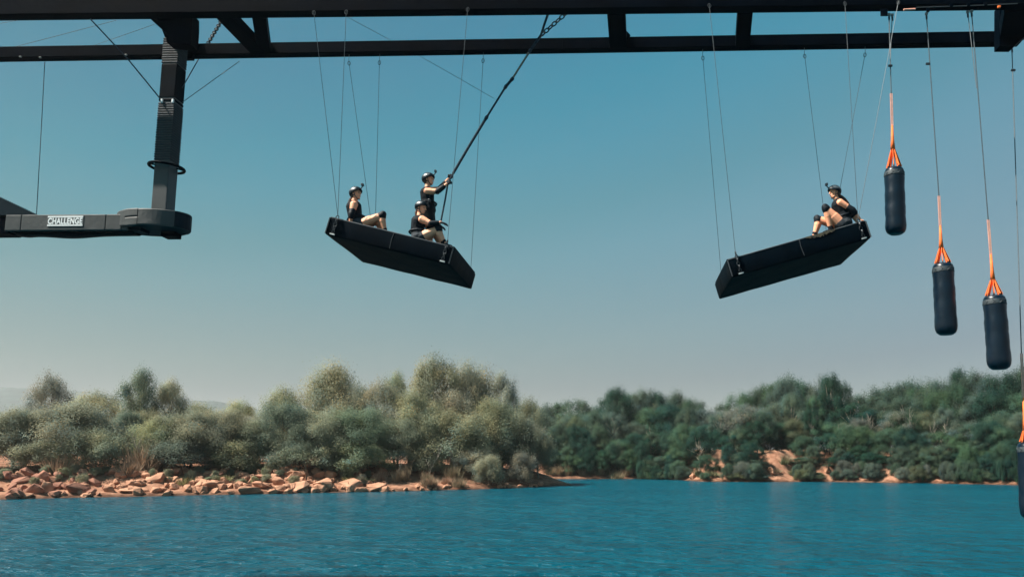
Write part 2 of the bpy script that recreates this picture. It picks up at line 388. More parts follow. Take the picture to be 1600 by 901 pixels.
# distant hill behind the left bank
def hill_z(X, Y):
    X, Y = X/2.7, Y/2.7
    prof = np.interp(X, [-1400, -1050, -880, -760, -680, -600, -520, -430, -300], [70, 88, 96, 94, 88, 84, 76, 60, 20])
    return 2.7*(prof*np.clip(1-np.abs(Y-950)/260, 0, 1)+8*fbm(X*0.02, Y*0.02, 5)+3*fbm(X*0.12, Y*0.12, 8)-4)
M['hill'] = mat('wooded_hill', (0.030, 0.045, 0.040), 0.95, 0.1, 0.5, 0.03, 0.8, 0.1)
grid('hill', np.linspace(-3780, -810, 160), np.linspace(1860, 3270, 40), hill_z, M['hill'], 'structure')

# ------------------------------------------------------------------ overhead gantry
YN, YF = 16.4, 18.09
gan = empty('overhead_gantry', P(800, 10, 17), 'long black steel gantry frame spanning overhead with two parallel beams', 'gantry')
def beam(name, x0, y0, x1, y1, Yb, w, h, ext0, ext1):
    """box beam whose rear lower edge runs between two seen points"""
    a, b = P(x0, y0, Yb), P(x1, y1, Yb); d = (b-a).normalized()
    a = a-d*ext0; b = b+d*ext1; up_ = Vector((0, 0, 1)); c = (a+b)/2
    n = Vector((0, 1, 0))
    bm = box(B(), c+up_*h/2-n*w/2, (b-a)/2, n*w/2, up_*h/2, 0.012)
    return obj(name, bm, M['steel'], gan)
beam('beam', 0, 33, 1385, 18.5, YN, 0.27, 0.62, 4, 6)
beam('beam', 0, 97.5, 1560, 74, YF, 0.24, 0.29, 4, 0.45)
def zb(Yb, x):     # underside height of the frame near pixel column x
    if Yb <= YN: return P(x, 33-14.5*x/1385, YN).z
    t = (Yb-YN)/(YF-YN)
    return P(x, 33-14.5*x/1385, YN).z*(1-t)+P(x, 97.5-23.5*x/1560, YF).z*t
def member(name, xa, xb, wid, h=0.28, drop=0.0, y0=YN, y1=YF-0.24, px=True):
    a = P(xa, 40, y0); b = P(xb, 60, y1); a.z = zb(y0, xa)+h/2-drop; b.z = zb(y1, xb)+h/2-drop
    d = (b-a).normalized(); s = d.cross(Vector((0, 0, 1))).normalized(); u = s.cross(d)
    return obj(name, box(B(), (a+b)/2, (b-a)/2, s*wid/2, u*h/2, 0.01), M['steel'], gan)
member('cross_member', 963, 966, 0.42, 0.30, 0.012)
member('cross_member', 1165, 1160, 0.34, 0.30, 0.012)
member('cross_member', 404, 414, 0.30, 0.26)
member('cross_member', 266, 288, 0.55, 0.30, 0.014)
member('cross_member', 1590, 1578, 0.50, 0.34, 0.02)
member('diagonal_brace', 350, 404, 0.36, 0.24, 0.006)
# gusset plates beside the post and at the right corner
def plate(name, pts, Y0, th, m='steel', parent=None):
    bm = B(); a = [bm.verts.new(P(x, y, Y0)) for x, y in pts]; b = [bm.verts.new(v.co+Vector((0, th, 0))) for v in a]; n = len(a)
    bm.faces.new(a); bm.faces.new(list(reversed(b)))
    for i in range(n): bm.faces.new((a[i], b[i], b[(i+1) % n], a[(i+1) % n]))
    bmesh.ops.recalc_face_normals(bm, faces=bm.faces[:])
    return obj(name, bm, M[m], parent or gan)
plate('gusset_plate', [(234, 22), (300, 22), (300, 40), (298, 70), (260, 66), (260, 52), (236, 31)], YN+0.02, 0.30)
plate('gusset_plate', [(285, 40), (304, 52), (304, 72), (300, 92), (282, 92)], 17.75, 0.10)
plate('gusset_plate', [(1562, 8), (1660, 2), (1660, 20), (1600, 58), (1585, 72), (1562, 72)], 17.55, 0.28)
plate('gusset_plate', [(975, 44), (985, 55), (976, 70), (962, 70)], 17.80, 0.05)
plate('gusset_plate', [(1376, 14), (1387, 14), (1387, 25), (1376, 25)], YN-0.30, 0.02)
# conduit with clips along the right of the near beam
bm = B(); tube(bm, [P(1432, 12, YN-0.30), P(1510, 9.5, YN-0.30), P(1590, 6, YN-0.30)], 0.009, 6); obj('conduit', bm, M['piping'], gan)
for x_, y_ in ((1450, 16), (1486, 9), (1513, 8), (1540, 7)):
    obj('clip', box(B(), P(x_, y_, YN-0.31), (0.03, 0, 0), (0, 0.03, 0), (0, 0, 0.04), 0.006), M['steel'], gan)
obj('conduit', tube(B(), [P(1412, 15.5, YN-0.30), P(1430, 14.5, YN-0.30)], 0.02, 6), M['orange_pale'], gan)
obj('clip', box(B(), P(1561, 11, YN-0.31), (0.03, 0, 0), (0, 0.02, 0), (0, 0, 0.025), 0.006), M['orange'], gan)
for x_, y_ in ((32, 89), (63, 90), (197, 86)):
    obj('bolt', box(B(), P(x_, y_, YF-0.25), (0.024, 0, 0), (0, 0.02, 0), (0, 0, 0.014), 0.005), M['bolt'], gan)
# seams of the beam sections
for x_ in (876, 919): 
    obj('joint_plate', box(B(), P(x_, 70, YF-0.245), (0.05, 0, 0), (0, 0.012, 0), (0, 0, 0.12), 0.004), M['steel'], gan)

# ------------------------------------------------------------------ hanging start platform on the left
plt_ = empty('start_platform', P(250, 340, 17.0), 'grey padded hanging platform on a square post, white CHALLENGE sign on its edge', 'platform')
YP = 17.08
pb, pt = P(253, 330, YP), P(270, 58, YP); hw = 0.178
px0 = P(236, 322, YP).x; cx = px0+hw; top = zb(YP, 270)-0.005; base = P(250, 332, YP).z
def post_piece(name, ya, yb, grow, m):
    z1, z0 = P(262, ya, YP).z, P(262, yb, YP).z
    return obj(name, abox(B(), cx-hw-grow, cx+hw+grow, YP-grow, YP+2*hw+grow, z0, z1, 0.02), M[m], plt_)
post_piece('post', 58, 336, 0.0, 'post_skin')
post_piece('post_sleeve', 100, 152, 0.012, 'vinyl')
post_piece('post_sleeve', 154, 158, 0.014, 'vinyl')
def wraps(ya, yb):
    z1, z0 = P(262, ya, YP).z, P(262, yb, YP).z; n = int((z1-z0)/0.058); bm = B()
    for i in range(n):
        z = z0+(i+0.5)*(z1-z0)/n; g = 0.016+0.004*random.random()
        abox(bm, cx-hw-g, cx+hw+g, YP-g, YP+2*hw+g, z-0.022, z+0.022, 0.012)
    tag(obj('rope_wrap', bm, M['wrap'], plt_), kind='stuff')
wraps(59, 99); wraps(160, 250)
for x_ in (253, 270): obj('clip', box(B(), P(x_, 158, YP-0.03), (0.022, 0, 0), (0, 0.02, 0), (0, 0, 0.045), 0.008), M['white'], plt_)
hc = P(257, 262, YP+hw); hc.x = cx+0.01
obj('hoop', torus(B(), hc, (0.06, 0, 1), 0.37, 0.035, 32, 8), M['vinyl'], plt_, True)
bm = B()
for a_ in (0.6, 2.2, 3.9, 5.4): tube(bm, [hc+Vector((0.37*math.cos(a_), 0.37*math.sin(a_), 0)), hc+Vector((0.2*math.cos(a_), 0.2*math.sin(a_), 0.02))], 0.02, 6)
tag(obj('hoop_bracket', bm, M['steel'], plt_), kind='stuff')
# round end of the deck
dc = Vector((P(252, 340, YP+hw).x, 17.02, 0)); dr = 0.83; ry = 0.60
zt = P(240, 325, dc.y-dr*ry).z; zl = P(240, 350, dc.y-dr*ry).z
def arc_pad(name, a0, a1, z0, z1, m, r1=dr, r0=dr-0.09, n=8):
    bm = B(); rings = []
    for i in range(n+1):
        a = R(a0+(a1-a0)*i/n); c, s = math.cos(a), math.sin(a)
        rings.append([bm.verts.new((dc.x+q*c, dc.y+q*s*ry, z)) for q, z in ((r0, z0), (r1-.012, z0), (r1, z0+.02), (r1, z1-.02), (r1-.012, z1), (r0, z1))])
    for p_, q_ in zip(rings, rings[1:]):
        for k in range(6): bm.faces.new((p_[k], p_[(k+1) % 6], q_[(k+1) % 6], q_[k]))
    bm.faces.new(rings[0]); bm.faces.new(list(reversed(rings[-1])))
    bmesh.ops.recalc_face_normals(bm, faces=bm.faces[:])
    return obj(name, bm, M[m], plt_)
zm = (zt+zl)/2
arc_pad('edge_pad', 190, 240, zl, zt, 'pad'); arc_pad('edge_pad', 240.6, 264, zm+0.01, zt+0.004, 'pad', dr+0.012)
arc_pad('edge_pad', 240.6, 264, zl-0.015, zm-0.01, 'pad', dr+0.006); arc_pad('edge_pad', 264.8, 322, zl, zt, 'pad')
arc_pad('edge_pad', 322.8, 400, zl, zt, 'pad_dark'); arc_pad('edge_pad', 40.5, 189.5, zl, zt, 'pad_dark')  # right end pad away from the sun: its shade is put into the darker colour
bm = B(); lathe(bm, [(dr-.1, zl+0.01), (dr-.1, zt-0.03)], Matrix.Translation((dc.x, dc.y, 0)) @ Matrix.Diagonal((1, ry, 1, 1)), 40); obj('deck', bm, M['pad_dark'], plt_)
bm = B(); abox(bm, dc.x+0.1, dc.x+0.42, dc.y+0.1, dc.y+0.4, zl-0.10, zl+0.02, 0.01); obj('foot_plate', bm, M['steel'], plt_)
# straight walkway
YW = 16.66
wz1, wz0 = P(100, 335, YW).z, P(100, 359.5, YW).z
def front_pad(xa, xb, m='pad', y=YW):
    a, b = P(xa, 345, y).x+.004, P(xb, 345, y).x-.004
    return obj('edge_pad', abox(B(), a, b, y, y+0.08, wz0, wz1, 0.018), M[m], plt_)
front_pad(8, 33); front_pad(33, 165); front_pad(165, 190); front_pad(190.3, 200, 'pad', YW+0.01)
xa, xb = P(-160, 345, YW).x, P(215, 345, YW).x
obj('deck', abox(B(), P(9, 345, YW).x, xb, YW+0.083, YW+0.46, wz0+0.01, wz1-0.01, 0.01), M['pad_dark'], plt_)
obj('deck', abox(B(), xa, P(7, 345, YW).x, YW+0.12, YW+0.52, wz0-0.02, wz1-0.004, 0.01), M['steel'], plt_)
bm = B(); n = 40; prev = None
for i in range(n+1):                               # sagging cover under the walkway
    q = i/n; x_ = P(14+q*190, 345, YW).x; sg = 0.045+0.05*math.exp(-((q-0.45)/0.2)**2)+0.02*math.exp(-((q-0.08)/0.05)**2)
    r4 = [bm.verts.new((x_, YW+0.1, wz0+.004)), bm.verts.new((x_, YW+0.2, wz0-sg*0.8)), bm.verts.new((x_, YW+0.36, wz0-sg)), bm.verts.new((x_, YW+0.44, wz0+.004))]
    if prev:
        for k in range(4): bm.faces.new((prev[k], prev[(k+1) % 4], r4[(k+1) % 4], r4[k]))
    prev = r4
bmesh.ops.recalc_face_normals(bm, faces=bm.faces[:])
obj('underside_cover', bm, M['vinyl'], plt_, True)
bm = B(); y0_, y1_ = YW+0.10, YW+0.42
tri = [P(58, 336, y0_), P(-60, 280, y0_), P(-60, 336, y0_)]
a = [bm.verts.new(v) for v in tri]; b = [bm.verts.new(v+Vector((0, y1_-y0_, 0))) for v in tri]
bm.faces.new(a); bm.faces.new(b)
for i in range(3): bm.faces.new((a[i], a[(i+1) % 3], b[(i+1) % 3], b[i]))
bmesh.ops.recalc_face_normals(bm, faces=bm.faces[:]); obj('ramp', bm, M['pad_dark'], plt_)
# sign: white lettering between two white bars on the pad
sg0, sg1 = P(75, 345, YW).x, P(130, 345, YW).x
s_top, s_bot = P(100, 337.6, YW).z, P(100, 353.2, YW).z
sign = obj('sign', abox(B(), sg0-0.01, sg1+0.01, YW-0.008, YW-0.002, s_bot-0.01, s_top+0.01), mat('sign_grey', (0.10, 0.10, 0.10), 0.6), plt_)
obj('sign_bar', abox(B(), sg0, sg1, YW-0.013, YW-0.0085, s_top-0.036, s_top), M['white'], sign)
obj('sign_bar', abox(B(), sg0, sg1, YW-0.013, YW-0.0085, s_bot, s_bot+0.030), M['white'], sign)
fc = bpy.data.curves.new('lettering', 'FONT'); fc.body = 'CHALLENGE'; fc.extrude = 0.004; fc.offset = 0.036; fc.space_character = 1.06
fo = bpy.data.objects.new('lettering', fc); C.objects.link(fo)
dg = bpy.context.evaluated_depsgraph_get(); lm = bpy.data.meshes.new_from_object(fo.evaluated_get(dg)); bpy.data.objects.remove(fo)
co = np.array([v.co[:] for v in lm.vertices]); mn, mx_ = co.min(0), co.max(0)
lh0, lh1 = s_bot+0.040, s_top-0.044; lw = sg1-sg0-0.02
bm = B(); bm.from_mesh(lm); bpy.data.meshes.remove(lm)
for v in bm.verts:
    u_, w_ = (v.co.x-mn[0])/(mx_[0]-mn[0]), (v.co.y-mn[1])/(mx_[1]-mn[1])
    v.co = Vector((sg0+0.01+u_*lw, YW-0.012+(-v.co.z)*0.4, lh0+w_*(lh1-lh0)))
obj('lettering', bm, M['white'], sign)

# ------------------------------------------------------------------ swinging boards
def board(fbl, fbr, rbl, rbr, label, fronts, rears, th=0.40, Yb=16.2, Dp=2.4, worn=None):
    a, b = P(*fbl, Yb), P(*fbr, Yb)
    rl, rr = P(*rbl, Yb+Dp), P(*rbr, Yb+Dp)
    u = (b-a); L = u.length; u.normalize()
    d = ((rl-a)+(rr-b))/2; d = d-u*d.dot(u); D = d.length; d.normalize()
    n = u.cross(d).normalized()
    c = (a+b)/2+d*D/2+n*th/2
    t = empty('swinging_board', c, label, 'platform', 'padded boards swinging from the gantry')
    bm = box(B(), c, u*L/2, d*D/2, n*th/2, 0.035)
    bmesh.ops.subdivide_edges(bm, edges=[e for e in bm.edges if e.calc_length() > 0.5], cuts=24, use_grid_fill=True)
    for v in bm.verts:
        q = v.co*2.2; v.co += n*0.003*math.sin(q.x*3.1+q.y*1.7)+d*0.012*(lat(np.array([q.x*2.0]), np.array([q.z*2.5+q.y]), 4)[0]-.5)
    obj('padded_body', bm, M['vinyl'], t, True)
    pt = lambda s, k, h: a+u*(s*L)+d*(k*D)+n*(h*th)
    # top piping along edges
    for s in (0.0, 1.0):
        e_ = 0.012 if s == 0 else -0.012
        obj('piping', tube(B(), [pt(s, 0, 0.04)+u*e_-d*0.006, pt(s, 0, 0.96)+u*e_-d*0.006], 0.014, 6), M['piping'], t)
    obj('piping', tube(B(), [pt(0.01, 0, 0.985)+d*.01, pt(0.99, 0, 0.985)+d*.01], 0.014, 6), M['piping'], t)
    obj('cover_flap', box(B(), pt(0.05, 0.5, 1.0)+n*0.012, u*L*0.045, d*D*0.47, n*0.014, 0.008), M['vinyl'], t)
    obj('cover_flap', box(B(), pt(0.95, 0.5, 1.0)+n*0.012, u*L*0.045, d*D*0.47, n*0.014, 0.008), M['vinyl'], t)
    obj('seam', tube(B(), [pt(0.52, 0, 0.05)-d*.004, pt(0.515, 0, 0.6)-d*.008, pt(0.52, 0, 0.97)-d*.004], 0.007, 5), M['piping'], t)
    att = {}
    for s, key in ((0.065, 'l'), (0.945, 'r')):
        for k, kk in ((-0.015, 'f'), (1.012, 'b')):
            top_ = pt(s, k, 1.12)+(Vector((0, 0, 0.06)) if key+kk == ('lf' if fbl[1] > fbr[1] else 'rf') else Vector((0, 0, 0)))
            obj('chain', chain(B(), pt(s, k, 0.30), top_, 0.085, 0.012), M['chain'], t)
            obj('strap_plate', box(B(), pt(s, k, 0.06), u*0.055, d*0.010, n*0.014, 0.004), M['zinc'], t)
            obj('shackle', torus(B(), pt(s, k, 0.22), d, 0.030, 0.009, 12, 6), M['chain'], t)
            att[key+kk] = top_
    for key, pxs in fronts:
        for x_, y_ in pxs: cable(t, x_, y_, YN-0.285, att[key])
    for key, pxs in rears:
        for x_, y_ in pxs: cable(t, x_, y_, YF-0.12, att[key])
    if worn:
        s0, s1 = worn
        bm = B(); n_ = 26
        prev = None
        for i in range(n_+1):
            s = s0+(s1-s0)*i/n_; w_ = (0.03+0.05*random.random())*math.sin(math.pi*min(1, max(0.0, i/n_)))**0.5+0.004
            row = [bm.verts.new(pt(s, 0.045, 1.0)+n*0.004), bm.verts.new(pt(s, 0.0, 1.0)+n*0.004-d*.007), bm.verts.new(pt(s, 0, 1.0)-n*w_*1.1-d*.009)]
            if prev:
                for k in range(2): bm.faces.new((prev[k], row[k], row[k+1], prev[k+1]))
            prev = row
        bmesh.ops.solidify(bm, geom=bm.faces[:], thickness=0.003)
        obj('worn_patch', bm, M['vinyl_worn'], t)
    return t, pt
def cable(parent, x, y, Y, to, r=0.006, m='cable', hook=True):
    a = P(x, y, Y); a = a if a.z > to.z else a
    st = [Vector((a.x, a.y, zb(Y, x)+0.02)), a, to] if Y > 17 and zb(Y, x) > a.z+0.01 else [a, to]
    c = obj('cable', tube(B(), st, r, 5), M[m], parent)
    if hook:
        dn = (to-a).normalized()
        bm = torus(B(), a+dn*0.05, (0, 1, 0), 0.034, 0.008, 12, 6, 1.6, dn)
        obj('eye_hook', bm, M['chain'], c)
    return c
bl, blp = board((507, 365), (702, 413), (559, 408), (746, 454),
    'black padded swinging board carrying three people, tilted down to the right', 
    [('lf', ((490, 17), (541, 16))), ('rf', ((731, 12),))], [('lb', ((545, 96), (593, 95))), ('rb', ((755, 92),))])
br, brp = board((1144, 433), (1362, 371), (1106, 472), (1318, 413),
    'black padded swinging board carrying one person, tilted up to the right, worn tan edge',
    [('lf', ((1108, 6),)), ('rf', ((1320, 3), (1404, 1)))], [('lb', ((1098, 88),)), ('rb', ((1257, 85), (1352, 83)))], worn=(0.56, 0.78))

# ------------------------------------------------------------------ punching bags
def bag(cxp, ytop, ybot, xtop, wpx, ycone, ystrap, xs, attach, Y, label, tilt_x, extra=None):
    topc, botc = P(xtop, ytop, Y), P(cxp, ybot, Y)
    ax = (topc-botc); H = ax.length; ax.normalize(); rad = 0.94*wpx/2/FPX*np.dot(_fw, np.array(topc)-np.array([0, 0, CZ]))
    u_, v_ = frame_of(ax)
    Mx = Matrix((( u_.x, v_.x, ax.x, botc.x), (u_.y, v_.y, ax.y, botc.y), (u_.z, v_.z, ax.z, botc.z), (0, 0, 0, 1)))
    t = empty('punching_bag', botc, label, 'punching bag', 'punching bags hanging at the right')
    prof = [(0.02, 0.0), (rad*0.6, 0.005), (rad*0.86, 0.03*H), (rad*0.97, 0.07*H)]
    seed = random.random()*9
    for i in range(1, 19):
        z = 0.07*H+i/18*0.85*H
        prof.append((rad*(1.0-0.05*(i/18)+0.018*math.sin(i*1.3+seed)+0.012*math.sin(i*2.9+seed*2)), z))
    prof += [(rad*0.93, 0.94*H), (rad*0.86, 0.97*H), (rad*0.72, 0.985*H), (rad*0.4, 0.99*H)]
    bend = lambda z: 0.05*rad*2*math.sin(math.pi*z/H)
    bm = lathe(B(), prof, Mx, 28, lambda i, k, z: 1+0.012*math.sin(k*0.9+i*0.8+seed))
    obj('bag_body', bm, M['bag'], t, True)
    bm = lathe(B(), [(rad*0.985, 0.86*H), (rad*0.99, 0.868*H), (rad*0.965, 0.925*H), (rad*0.95, 0.93*H)], Mx, 28)
    obj('collar', bm, M['bag_collar'], t, True)
    bm = B()
    for k in range(10):
        a0 = 2*math.pi*k/10; w = lambda r_, a_, z: Mx @ Vector((r_*math.cos(a_), r_*math.sin(a_), z))
        tube(bm, [w(rad*0.99, a0, 0.872*H), w(rad*0.985, a0+0.22, 0.90*H), w(rad*0.97, a0+0.02, 0.925*H)], 0.006, 4)
    tag(obj('lacing', bm, M['piping'], t), kind='stuff')
    apex = P(xs[1], ycone, Y); knot = P(xs[1], ycone, Y)
    for k in range(8):
        a0 = 2*math.pi*(k+0.5)/8
        e0 = Mx @ Vector((rad*0.88*math.cos(a0), rad*0.88*math.sin(a0), 0.95*H))
        e1 = Mx @ Vector((rad*0.62*math.cos(a0), rad*0.62*math.sin(a0), 1.0*H))
        tube(tb := B(), [e0, e1, e1.lerp(apex, 0.12)], 0.013, 5); obj('loop', tb, M['neoprene'], t)
        tb = B(); side = (apex-e1).cross(Vector((math.cos(a0), math.sin(a0), 0.01))).normalized()
        box(tb, (e1+apex)/2, (apex-e1)/2, side*0.032, side.cross((apex-e1).normalized())*0.006)
        obj('strap', tb, M['orange'], t)
    up1 = P(xs[0], ystrap, Y); up_mid = apex.lerp(up1, 0.40)
    tb = B(); tube(tb, [apex-(up1-apex).normalized()*0.05, apex.lerp(up1, 0.12), up_mid], [0.055, 0.036, 0.022], 8)
    obj('knotted_webbing', tb, M['orange'], t, True)
    for sgn in (-1, 1):
        off = Vector((0.016*sgn, 0, 0))
        obj('webbing', box(B(), (up_mid+up1)/2+off, (up1-up_mid)/2, Vector((0.011, 0, 0)), Vector((0, 0.006, 0))), M['orange_pale'], t)
    ats = attach
    for i, (x_, y_, Ya, xe, ye) in enumerate(ats):
        a = P(x_, y_, Ya); e_ = up1 if xe is None else P(xe, ye, Y)
        cb = obj('cable', tube(B(), [a, e_], 0.011 if i == 0 else 0.008, 6), M['cable'], t)
        obj('pulley', box(B(), a+Vector((0, 0, 0.0)), (0.030, 0, 0), (0, 0.03, 0), (0, 0, 0.026), 0.01), M['bolt'], cb)
        obj('ferrule', tube(B(), [a-Vector((0, 0, 0.05)), a-Vector((0, 0, 0.13))], 0.022, 8), M['chain'], cb)
    if extra:
        obj('clamp', box(B(), P(*extra, Y-0.3+0.3), (0.045, 0, 0), (0, 0.02, 0), (0, 0, 0.022), 0.006), M['chain'], t)
    return t
bag(1400, 262, 366, 1397, 33, 230, 146, (1392.5, 1395), [(1389, 23, YN-0.16, None, None), (1394, 24, YN-0.10, 1391, 95)], 16.15,
    'highest black punching bag on an orange strap, beside the right swinging board', 0, (1391, 103))
bag(1479, 411, 523, 1473, 35, 384, 306, (1467, 1470.5), [(1447.5, 22, YN-0.12, None, None)], 16.05,
    'middle height black punching bag with grey laced collar, second from left', 0, (1450, 100))
bag(1562, 461, 577, 1553, 37, 434, 343, (1544, 1551), [(1518, 18, YN-0.12, None, None), (1512, 19, YN-0.1, 1526, 138)], 15.9,
    'black punching bag third from left, its bottom just above the right tree line', 0)
bag(1613, 690, 810, 1607, 37, 668, 552, (1596, 1602), [(1581, 74, YF-0.2, None, None)], 15.9,
    'lowest black punching bag, cut by the right edge of the view above water', 0, (1583, 110))

# ------------------------------------------------------------------ ropes
def guy(pts, label, r=0.010, m='cable', name='guy_rope', group=None):
    o = obj(name, tube(B(), pts, r, 5), M[m], None, False, pts[0]); tag(o, label, 'rope', group); return o
guy([P(70, 97, YF-.1), P(64, 210, 17.6), P(57, 335, 17.1)], 'thin steel cable hanging from the far beam down to the left walkway', 0.009)
guy([P(141, 30, YN-.1), P(200, 93, 16.7), P(250, 154, YP)], 'thick dark rope from the near beam down to the left of the post', 0.016, 'rope')
guy([P(285, 160, YP+.2), P(374, 96, YF)], 'thin dark line from post up to far beam on its right', 0.008)
guy([P(285, 137, YP+.2), P(309, 95, YF+.1), P(325, 68, YF+.6)], 'short dark rope rising steeply right of the post', 0.013, 'rope')
guy([P(25, 73, 19.2), P(182, 32, 17.2)], 'long thin line crossing the gap between the beams at far left', 0.007)
guy([P(0, 37, 17.2), P(28, 32, 16.8)], 'short thin line at the top left corner between the beams', 0.006)
guy([P(145, 72, 19.0), P(242, 38, 17.2)], 'thin line between the beams just left of the post gusset', 0.006)
guy([P(543, 27, 16.6), P(597, 56, 18.4), P(676, 99, 20.5), P(772, 154, 23)], 'faint thin line slanting down right behind the left board cables', 0.006)
o = obj('hanging_chain', chain(B(), P(349, 28, 16.7), P(325, 68, YF-.3), 0.10, 0.014), M['chain']); tag(o, 'short dark chain slung between the beams right of the post', 'chain')
o = obj('hanging_chain', chain(B(), P(264+8+22, 28, 16.7), P(296, 45, 17.2), 0.06, 0.008), M['chain']); tag(o, 'small chain against the post gusset plate under near beam', 'chain')

hand_hi, hand_lo = P(708, 272, 16.85), P(702, 281, 16.82)
pr = empty('swing_rope', P(845, 56, 16.6), 'long dark rope held by the standing person, chained to the near beam', 'rope')
j = P(845, 56, 16.6)
obj('chain', chain(B(), P(887, 19, 16.5), j, 0.11, 0.016), M['chain'], pr)
obj('strap', tube(B(), [P(857, 20, 16.5), P(850, 40, 16.55), j], 0.028, 6), M['rope'], pr)
seq = [(845, 56), (828, 80), (800, 124), (790, 136), (760, 184), (735, 225), (708, 271), (700, 285), (696, 310), (689, 345)]
def rp_(i): 
    x_, y_ = seq[i]; return P(x_, y_, 16.6+0.235*min(1, i/6))
for i in range(len(seq)-1):
    tan = i in (1, 3); r_ = 0.024 if tan else (0.032 if i < 6 else 0.020)
    obj('rope_section', tube(B(), [rp_(i), rp_(i+1)], r_, 8), M['rope_tan'] if i == 1 else M['rope'], pr)
for i in (1, 2, 3, 4): 
    q = rp_(i); d_ = (rp_(i+1)-q).normalized()
    obj('rope_knot', tube(B(), [q-d_*0.05, q, q+d_*0.05], [0.034, 0.044, 0.034], 8), M['rope'], pr, True)

# ------------------------------------------------------------------ people
def hand_shapes(bm, wr, tip_dir, palm_n, side, inflate=0.0, curl=0.35, grip=False):
    """palm, four unequal bent fingers, thumb from the side of the palm; palm_n = direction the palm faces, side = towards the thumb"""
    d = Vector(tip_dir).normalized(); n = Vector(palm_n); n = (n-d*n.dot(d)).normalized(); s = n.cross(d).normalized()
    if s.dot(Vector(side)) < 0: s = -s
    wr = Vector(wr)
    for q in (-0.026, -0.009, 0.009, 0.026):
        caps(bm, wr+s*q*0.7+d*0.005, 0.016+inflate, wr+d*0.085+s*q, 0.0125+inflate)
    c = 1.25 if grip else curl
    for q, L in ((0.029, 0.070), (0.010, 0.080), (-0.010, 0.074), (-0.029, 0.058)):
        p0 = wr+d*0.088+s*q; a1, a2, a3 = c*0.6, c*1.4, c*2.0
        p1 = p0+(d*math.cos(a1)+n*math.sin(a1))*L*0.45; p2 = p1+(d*math.cos(a2)+n*math.sin(a2))*L*0.32; p3 = p2+(d*math.cos(a3)+n*math.sin(a3))*L*0.25
        caps(bm, p0, 0.0098+inflate, p1, 0.0090+inflate); caps(bm, p1, 0.0090+inflate, p2, 0.0084+inflate); caps(bm, p2, 0.0084+inflate, p3, 0.0076+inflate)
    t0 = wr+d*0.025+s*0.030; t1 = t0+(d*0.7+s*0.75+n*0.15).normalized()*0.042
    t2 = t1+((d*0.9+s*0.1+n*0.5) if not grip else (d*0.4-s*0.1+n*0.9)).normalized()*0.032
    caps(bm, t0, 0.014+inflate, t1, 0.011+inflate); caps(bm, t1, 0.011+inflate, t2, 0.009+inflate)

